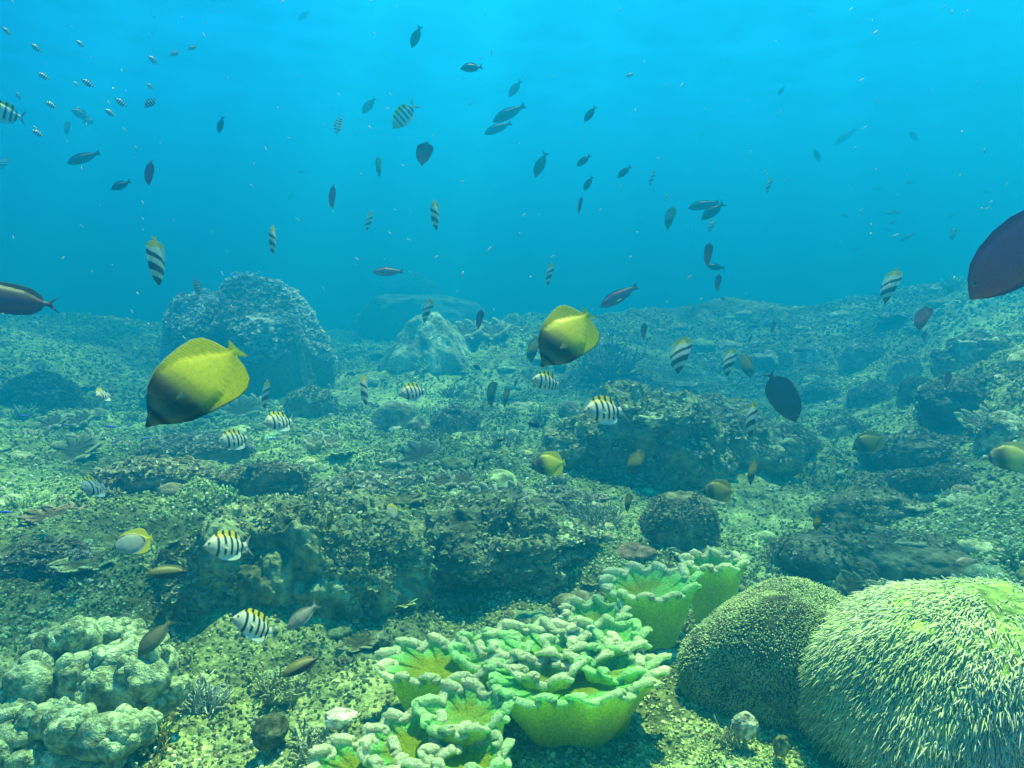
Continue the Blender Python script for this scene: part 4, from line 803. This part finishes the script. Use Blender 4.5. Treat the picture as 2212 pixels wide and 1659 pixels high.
FISH = [
 # kind, name, label, u, v, L, theta, roll, yaw, real, group
 ('butter', BF, 'largest yellow butterflyfish with dark shoulder band, left of centre, heading down', 417, 832, 252, 222.6, 8, 8, .155, GB),
 ('butter', BF, 'big yellow butterflyfish right of centre above a white striped fish, heading down', 1221, 731, 158, 228, -12, 22, .15, GB),
 ('butter', BF, 'small bright yellow-tailed butterflyfish low in the centre over rubble', 1182, 1003, 80, 187, 0, 10, .13, GB),
 ('dimbutter', BF, 'dim yellow-green butterflyfish over the dark rocks on the right slope', 1874, 957, 68, 205, 0, 15, .13, GB),
 ('dimbutter', BF, 'dull yellow butterflyfish just above the olive boulder on the right', 1549, 1060, 70, 182, 0, 10, .13, GB),
 ('cutbutter', BF, 'bright pale butterflyfish with yellow tail cut by the right picture edge', 2183, 988, 98, 184, 0, 10, .14, GB),
 ('spot', 'rimmed_butterflyfish', 'pale grey butterflyfish with yellow rim near the lower left', 285, 1173, 82, 192, 0, 5, .13, None),
 ('spot', 'rimmed_butterflyfish', 'tiny grey and yellow butterflyfish over the rubble mound behind the dark boulder', 848, 1105, 36, 280, 20, 20, .10, None),
 ('palebutter', BF, 'tall butterflyfish seen edge-on heading down, yellow tail up, above the bommie on the left', 338, 565, 106, 277, 62, 5, .14, GT),
 ('palebutter', BF, 'edge-on butterflyfish with bright yellow back in the open blue left of centre', 940, 465, 66, 276, 66, 0, .13, GT),
 ('palebutter', BF, 'edge-on fish with an orange-yellow tail left of the bright yellow-backed one', 797, 477, 46, 258, 66, 0, .13, GT),
 ('palebutter', BF, 'black and white edge-on fish alone above the bommie right shoulder', 589, 518, 62, 272, 68, 0, .13, GT),
 ('palebutter', BF, 'narrow striped fish with yellow tail just below the purple parrotfish at the far reef', 923, 671, 56, 256, 62, 0, .13, GT),
 ('palebutter', BF, 'edge-on fish with yellow tail right above the big butterflyfish of the centre', 1187, 592, 52, 261, 68, 0, .13, GT),
 ('dimbutter', BF, 'dim edge-on butterflyfish half hidden left of the big centre butterflyfish', 1152, 755, 62, 258, 55, 10, .13, GT),
 ('palebutter', BF, 'pale banded butterflyfish turned three quarters, right of the branching coral', 1470, 767, 86, 262, 48, 15, .14, GT),
 ('palebutter', BF, 'smaller white and yellow butterflyfish beside a darker one, left above the black fish', 1575, 782, 66, 262, 56, 10, .13, GT),
 ('dimbutter', BF, 'dark greenish butterflyfish right of the small white and yellow one', 1614, 791, 56, 288, 45, 15, .13, GT),
 ('palebutter', BF, 'green-yellow and dark butterflyfish high on the right over the slope', 1923, 618, 80, 254, 55, 10, .14, GT),
 ('darkbutter', BF, 'brown butterflyfish below the green-yellow one on the right', 1993, 688, 56, 256, 45, 20, .13, GT),
 ('darkbutter', BF, 'small dark fish under the brown butterflyfish on the right', 1997, 728, 26, 275, 60, 0, .10, GT),
 ('palebutter', BF, 'upright striped fish with yellow tail in front of the cabbage coral outcrop', 1623, 905, 84, 266, 68, 5, .13, GT),
 ('dimbutter', BF, 'faint green edge-on fish below the outcrop with cabbage coral', 1625, 1020, 58, 262, 65, 5, .13, GT),
 ('dimbutter', BF, 'grey-green butterflyfish in the shadow of the craggy right outcrop', 1372, 1000, 60, 256, 45, 15, .13, GT),
 ('palebutter', BF, 'thin edge-on fish with a yellow tail tip left of the smooth dome boulder', 787, 842, 70, 277, 72, 0, .13, GT),
 ('dimbutter', BF, 'slim edge-on fish between the dome boulder and the centre butterflyfish, the brighter of a pair', 1062, 850, 60, 267, 62, 5, .13, GT),
 ('dimbutter', BF, 'dimmer edge-on fish at the right of the slim one in the centre', 1093, 858, 46, 262, 66, 5, .13, GT),
 ('palebutter', BF, 'grey edge-on fish right behind the head of the largest butterflyfish tail side', 574, 852, 66, 266, 72, 0, .13, GT),
 ('serg', SF, 'narrow striped fish left of the largest butterflyfish', 224, 853, 29.6, 190, 10, 62, .12, GS),
 ('darkbutter', BF, 'small dark purple butterflyfish over the hazy plate corals in the centre', 1036, 690, 44, 262, 60, 0, .12, GT),
 ('dimbutter', BF, 'slender dark green edge-on fish in open water, upper left of centre', 818, 360, 44, 276, 66, 0, .12, GT),
 ('darkbutter', BF, 'dark edge-on fish right of centre beneath the row of oval fish', 1253, 443, 38, 262, 72, 0, .12, GT),
 ('palebutter', BF, 'small pale edge-on fish at the right end of the row of oval fish', 1408, 385, 34, 256, 66, 0, .12, GT),
 ('dimbutter', BF, 'dark edge-on butterflyfish left of the overlapping pair of blue fish', 1447, 471, 52, 258, 55, 5, .13, GT),
 ('palebutter', BF, 'small pale butterflyfish right under the overlapping pair of blue fish', 1537, 487, 30, 250, 50, 5, .12, GT),
 ('darkbutter', BF, 'upright dark brown edge-on fish above the small dark horizontal one', 1530, 550, 54, 266, 62, 0, .13, GT),
 ('palebutter', BF, 'bright green-yellow sliver of a fish high at the right of centre', 1661, 400, 36, 258, 66, 0, .12, GT),
 ('dark', DF, 'small dark fish lying level under the upright brown one', 1547, 577, 38, 172, 0, 5, .13, GD),
 ('darkbutter', BF, 'small dark edge-on fish below the level dark one', 1551, 611, 40, 266, 62, 0, .12, GT),
 ('darkbutter', BF, 'tiny reddish edge-on fish over the reef crest right of the parrotfish', 1391, 716, 38, 268, 62, 0, .12, GT),
 ('darkbutter', BF, 'tiny dark edge-on fish over the far reef right of centre', 1670, 707, 28, 262, 60, 0, .12, GT),
 ('dark', DF, 'tiny dark fish left below the tiny edge-on one on the far reef', 1621, 731, 22, 250, 30, 0, .12, GD),
 ('dark', DF, 'tiny dark fish left of the pale cap boulder', 1726, 757, 22, 190, 0, 0, .12, GD),
 ('darkbutter', BF, 'small purple-black edge-on fish over the right slope boulders', 2047, 822, 38, 262, 60, 0, .12, GT),
 ('dimbutter', BF, 'faint edge-on fish above the leather coral slope, right of the rubble', 1357, 1085, 44, 264, 62, 0, .12, GT),
 ('dimbutter', BF, 'faint upright fish in front of the knobbly outcrop on the left', 712, 1125, 42, 266, 66, 0, .12, GT),
 ('dark', DF, 'small dark upright fish on the slope left of the small yellow butterflyfish', 1028, 1000, 26, 262, 50, 0, .10, GD),
 ('dimbutter', BF, 'small brown upright fish among the dark boulders in the right foreground', 1765, 1130, 34, 268, 50, 0, .10, GT),
 # sergeants
 ('serg', SF, 'large striped fish over the right outcrop below the branching coral', 1308, 887, 95.8, 182, 0, 37, .135, GS),
 ('serg', SF, 'white glowing striped fish directly beneath the big centre butterflyfish', 1182, 826, 70.7, 172, 0, 37, .13, GS),
 ('serg', SF, 'striped fish in front of the smooth dome boulder', 894, 847, 66.1, 190, 0, 31, .13, GS),
 ('serg', SF, 'upper right one of the two striped fish below the largest butterflyfish', 605, 911, 68.4, 184, 8, 41, .13, GS),
 ('serg', SF, 'lower left one of the two striped fish below the largest butterflyfish', 508, 950, 70.7, 187, 0, 37, .13, GS),
 ('serg', SF, 'narrow striped fish turned to the viewer near the left edge, mid height', 205, 1052, 50.2, 184, 10, 60, .13, GS),
 ('serg', SF, 'large striped fish swimming in front of the big dark boulder', 494, 1179, 102.6, 177, 0, 33, .14, GS),
 ('serg', SF, 'striped fish with yellow back diving up from the sand, lower left of centre', 551, 1352, 104.9, 156, 12, 33, .14, GS),
 ('blueserg', SF, 'striped fish in the open blue at the upper centre, head down left', 874, 249, 75.2, 228, 0, 5, .14, GS),
 ('blueserg', SF, 'striped fish cut by the left picture edge, upper left', 8, 243, 86, 174, 0, 5, .14, GS),
 ('serg', SF, 'small striped fish with a yellow tint left of the upper oval fish', 732, 269, 43.3, 256, 40, 10, .12, GS),
 ('greyserg', SF, 'grey fish hovering before the crown of the bommie', 426, 617, 44, 280, 30, 10, .13, None),
 ('greyserg', SF, 'larger banded dark fish of the dim pair upper left', 174, 246, 38, 165, 0, 10, .13, None),
 ('greyserg', SF, 'smaller dim banded fish right below its companion at the upper left', 192, 261, 28, 200, 0, 20, .13, None),
 # dark ovals in open water
 ('dark', DF, 'dark fish highest above the centre, tail pointing up right', 899, 79, 50, 248, 0, 5, .15, GD),
 ('dark', DF, 'blue-grey fish nearly level at the upper centre', 1019, 146, 50, 186, 0, 5, .15, GD),
 ('palegreen', DF, 'oval fish with a pale flank below the level fish at the upper centre', 1113, 191, 44, 232, 0, 5, .15, GD),
 ('palegreen', DF, 'pale oval fish above and left of the striped one in the blue', 797, 228, 46, 232, 0, 5, .15, GD),
 ('slender', 'parrotfish', 'upper one of two faint long fish crossing in the centre blue', 1100, 245, 78, 206, 0, 5, .32, 'faint long fish'),
 ('slender', 'parrotfish', 'lower one of two faint long fish crossing in the centre blue', 1076, 277, 64, 202, 0, 5, .30, 'faint long fish'),
 ('dark', DF, 'dark oval fish alone right of the two faint long fish', 1275, 246, 40, 232, 0, 5, .13, GD),
 ('darkbutter', 'dark_butterflyfish', 'dark purple disc-shaped fish with raised tail in the centre blue', 916, 332, 52, 258, 5, 15, .14, GD),
 ('palegreen', DF, 'large oval dark green fish at the left of the cluster of four oval fish', 1168, 355, 60, 246, 10, 5, .15, GD),
 ('dark', DF, 'upper left fish of the three small dark oval ones right of centre', 1261, 347, 38, 218, 0, 5, .13, GD),
 ('dark', DF, 'rightmost of the three small dark oval fish right of centre', 1349, 371, 38, 220, 0, 5, .13, GD),
 ('dark', DF, 'lowest of the three small dark oval fish right of centre', 1271, 396, 36, 238, 0, 5, .13, GD),
 ('slender', 'slender_fish', 'rear lighter fish of the overlapping pair on the right', 1520, 443, 66, 188, 0, 5, .26, GD),
 ('dark', 'surgeonfish', 'front darker fish of the overlapping pair on the right', 1540, 456, 60, 214, 0, 5, .20, GD),
 ('dark', DF, 'dark blue oval fish above the tip of the bommie on the left', 477, 269, 38, 258, 15, 10, .13, GD),
 ('slender', 'slender_fish', 'long dark blue fish near the left edge, head down left', 181, 341, 70, 208, 0, 5, .26, GD),
 ('dark', DF, 'dark oval fish with pale tail root right of the long blue one on the left', 262, 400, 46, 212, 0, 5, .15, GD),
 ('purple', 'purple_fish', 'reddish purple fish seen edge-on heading down, upper left', 323, 371, 58, 264, 50, 5, .15, GD),
 ('purple', 'purple_fish', 'slim purple-black fish heading down left of the orange-tailed one', 718, 422, 56, 268, 58, 5, .15, GD),
 ('parrot', 'parrotfish', 'purple-grey fish swimming level over the hazy reef crest', 838, 587, 66, 183, 0, 5, .24, GD),
 ('parrot', 'parrotfish', 'dark purple parrotfish above right of the big centre butterflyfish', 1337, 640, 92, 209, 0, 5, .28, GD),
 ('black', 'black_surgeonfish', 'black oval surgeonfish heading down over the right reef', 1690, 853, 128, 300, 0, 5, .19, None),
 ('purple', 'purple_surgeonfish', 'huge dark purple surgeonfish cut by the right picture edge', 2212, 535, 285, 222, 0, 5, .22, None),
 ('brown', 'brown_surgeonfish', 'brown surgeonfish with forked tail leaving at the left picture edge', 14, 646, 212, 176, 0, 5, .24, None),
 ('olivedark', 'surgeonfish', 'olive and black surgeonfish sheltering under the dark boulder, lower left', 365, 1236, 92, 178, 0, 5, .16, None),
 ('greydam', 'grey_damselfish', 'plain silver-grey fish beneath the overhang of the big dark boulder', 654, 1331, 84, 218, 0, 5, .13, None),
 ('olive', 'grey_damselfish', 'olive-grey fish over the lumpy lobed coral, tail up right', 336, 1376, 98, 226, 0, 5, .14, None),
 ('olivedark', 'surgeonfish', 'olive fish with dark back grazing right of the beaded coral', 652, 1438, 94, 200, 0, 5, .15, None),
 ('dark', DF, 'small black fish over the rubble in the centre', 1157, 918, 36, 165, 0, 5, .10, None),
 ('dark', DF, 'tiny dark fish left beneath the white glowing striped fish', 1115, 826, 20, 250, 30, 5, .10, None),
 ('dark', DF, 'tiny dark fish over the foot of the pale pyramid rock', 1031, 794, 24, 150, 0, 5, .10, None),
 ('dark', DF, 'tiny dark fish on the rubble above the small upright one', 1082, 950, 20, 190, 0, 5, .09, None),
 ('wrasse', 'striped_wrasse', 'little yellow-green wrasse with a black stripe above the right outcrop', 1427, 841, 38, 208, 0, 5, .09, None),
 ('greydam', 'grey_damselfish', 'blurry blue-grey fish over the low boulder above the shaggy coral', 2090, 1212, 46, 195, 0, 35, .10, None),
 # faint ones
 ('dark', 'faint_fish', 'faint blue fish near the top edge left of centre', 657, 33, 32, 222, 0, 5, .20, GD),
 ('dark', 'faint_fish', 'small faint fish alone high on the right', 1688, 196, 22, 235, 0, 5, .12, GD),
 ('slender', 'faint_fish', 'faint long fish in the open water on the right', 1826, 295, 52, 213, 0, 5, .33, GD),
 ('dark', 'faint_fish', 'faint blurry fish right of the faint long one', 1974, 295, 28, 130, 0, 20, .17, GD),
 ('palegreen', 'faint_fish', 'small greenish fish below left of the faint long one', 1764, 334, 30, 292, 0, 15, .14, GD),
 ('dark', 'faint_fish', 'small round fish in the hazy group on the right, leftmost', 1824, 465, 18, 160, 0, 5, .12, GD),
 ('slender', 'faint_fish', 'long faint fish at the top of the hazy group on the right', 1929, 460, 34, 175, 0, 5, .24, GD),
 ('dark', 'faint_fish', 'faint fish directly under the long faint one on the right', 1929, 481, 19, 190, 0, 5, .13, GD),
 ('dark', 'faint_fish', 'faint fish at the lower left of the hazy group on the right', 1917, 496, 17, 150, 0, 5, .13, GD),
 ('slender', 'faint_fish', 'small dark fish with lifted tail below the hazy group on the right', 1961, 512, 32, 206, 0, 5, .18, GD),
 ('dark', 'faint_fish', 'faint fish above the hazy group on the right', 1897, 407, 18, 190, 0, 5, .14, GD),
 ('dark', 'faint_fish', 'faint fish at the top right of the hazy group', 1965, 395, 18, 190, 0, 5, .14, GD),
 ('dark', 'faint_fish', 'small faint fish left of the huge purple fish', 2056, 466, 18, 220, 0, 5, .12, GD),
 ('dimbutter', 'faint_fish', 'little greenish edge-on fish left of the huge purple fish', 2059, 507, 28, 262, 50, 5, .12, GT),
 ('slender', 'faint_fish', 'faint fish lowest in the blue on the right', 1847, 539, 20, 180, 0, 5, .16, GD),
 ('dark', 'faint_fish', 'faint fish near the right edge above the huge purple one', 2131, 415, 18, 160, 0, 5, .14, GD),
 ('dark', 'faint_fish', 'faint round fish low in the blue above the bommie', 653, 371, 22, 190, 0, 5, .16, GD),
 ('slender', 'faint_fish', 'faint short fish above right of the bommie', 628, 425, 20, 232, 0, 5, .15, GD),
 ('palebutter', 'faint_fish', 'pale orange-tinted fish at the left picture edge', 8, 353, 28, 250, 20, 15, .12, None),
 ('dimbutter', 'faint_fish', 'small two-tone edge-on fish below the dim banded pair', 145, 277, 32, 270, 60, 5, .12, GT),
]
for f in FISH: add_fish(*f)
# the loose cloud of little striped fish, upper left
for (u, v, L, th, lab) in [
    (15, 68, 18, 150, 'tiny striped fish nearest the upper left corner'), (79, 104, 20, 150, 'tiny striped fish right below the corner one'),
    (174, 95, 17, 150, 'tiny striped fish level with the second one, a little to the right'), (331, 130, 19, 145, 'tiny striped fish right of the others near the top'),
    (378, 115, 18, 215, 'tiny faint striped fish, second from the right of the cloud'), (416, 103, 17, 215, 'tiny faint striped fish farthest right in the cloud'),
    (95, 165, 20, 160, 'tiny striped fish above the bright white one near the left'), (190, 180, 22, 155, 'brightest tiny striped fish of the cloud'),
    (165, 182, 13, 155, 'minute faint striped fish touching the brightest one'), (262, 222, 22, 150, 'tiny striped fish in the middle of the cloud'),
    (238, 244, 20, 150, 'tiny striped fish below left of the middle one'), (325, 187, 15, 150, 'minute striped fish above the slanting one'),
    (325, 222, 26, 225, 'slanting tiny striped fish at the right of the cloud'), (111, 227, 20, 160, 'tiny bright striped fish right of the cut-off large one'),
    (82, 288, 20, 160, 'lowest tiny striped fish of the cloud'), (40, 208, 15, 120, 'minute faint striped fish above the cut-off large one'),
    (1361, 162, 16, 200, 'tiny bright striped fish alone high right of centre')]:
    add_fish('tinyserg', 'small_striped_fish', lab, u, v, L * 1.25, th, 14, 5, .05, GX if u < 500 else None, eyes=False)
for (u, v, L, th, lab) in [(51, 898, 22, 180, 'tiny blue fish at the left by the wide frilly cushion'), (143, 918, 18, 175, 'tiny blue fish right of the wide frilly cushion'),
    (241, 922, 28, 178, 'longest tiny blue fish, left of the butterflyfish snout'), (280, 919, 14, 200, 'tiny blue fish between the longest one and the butterflyfish snout'),
    (316, 907, 18, 190, 'tiny blue fish touching the snout of the largest butterflyfish'), (316, 947, 22, 190, 'tiny blue fish below the snout of the largest butterflyfish'),
    (251, 954, 20, 205, 'tiny blue fish at the left end of the dark table ledge'), (467, 995, 18, 190, 'tiny blue fish in front of the dark table ledge'),
    (591, 948, 20, 175, 'tiny blue fish under the upper right striped fish'), (543, 967, 14, 170, 'tiny blue fish behind the tail of the lower striped fish'), (14, 1106, 28, 175, 'bright blue fish at the left picture edge'),
    (788, 959, 10, 180, 'tiniest blue fish, right of the glowing white coral')]:
    add_fish('blue', 'blue_damselfish', lab, u, v, L, th, 0, 5, .05, 'tiny blue fish over the left reef', front=.9, eyes=False)

# drifting plankton specks: one cloud nobody could count
rs = np.random.RandomState(12); n = 230; g = Geo()
d = rs.uniform(.9, 5.5, n); u = rs.uniform(-100, 2300, n); v = rs.uniform(-40, 760, n)**1.0
P = CAM[None] + d[:, None] * (FWD[None] + RT[None] * ((u - W0 / 2) / FPX)[:, None] - UP[None] * ((v - H0 / 2) / FPX)[:, None])
ax = np.array([.55, .1, .8]) + .3 * rs.normal(size=(n, 3)); sgn = np.where(u < 900, -1, 1); ax[:, 0] *= sgn
nubs(g, P, ax, d * rs.uniform(.0004, .0010, n), d * rs.uniform(.001, .007, n) , np.tile(arr(.75, .8, .78), (n, 1)), rs, .1, 4)
link('plankton', g.mesh('plankton'), None, M_frag, kind='stuff')
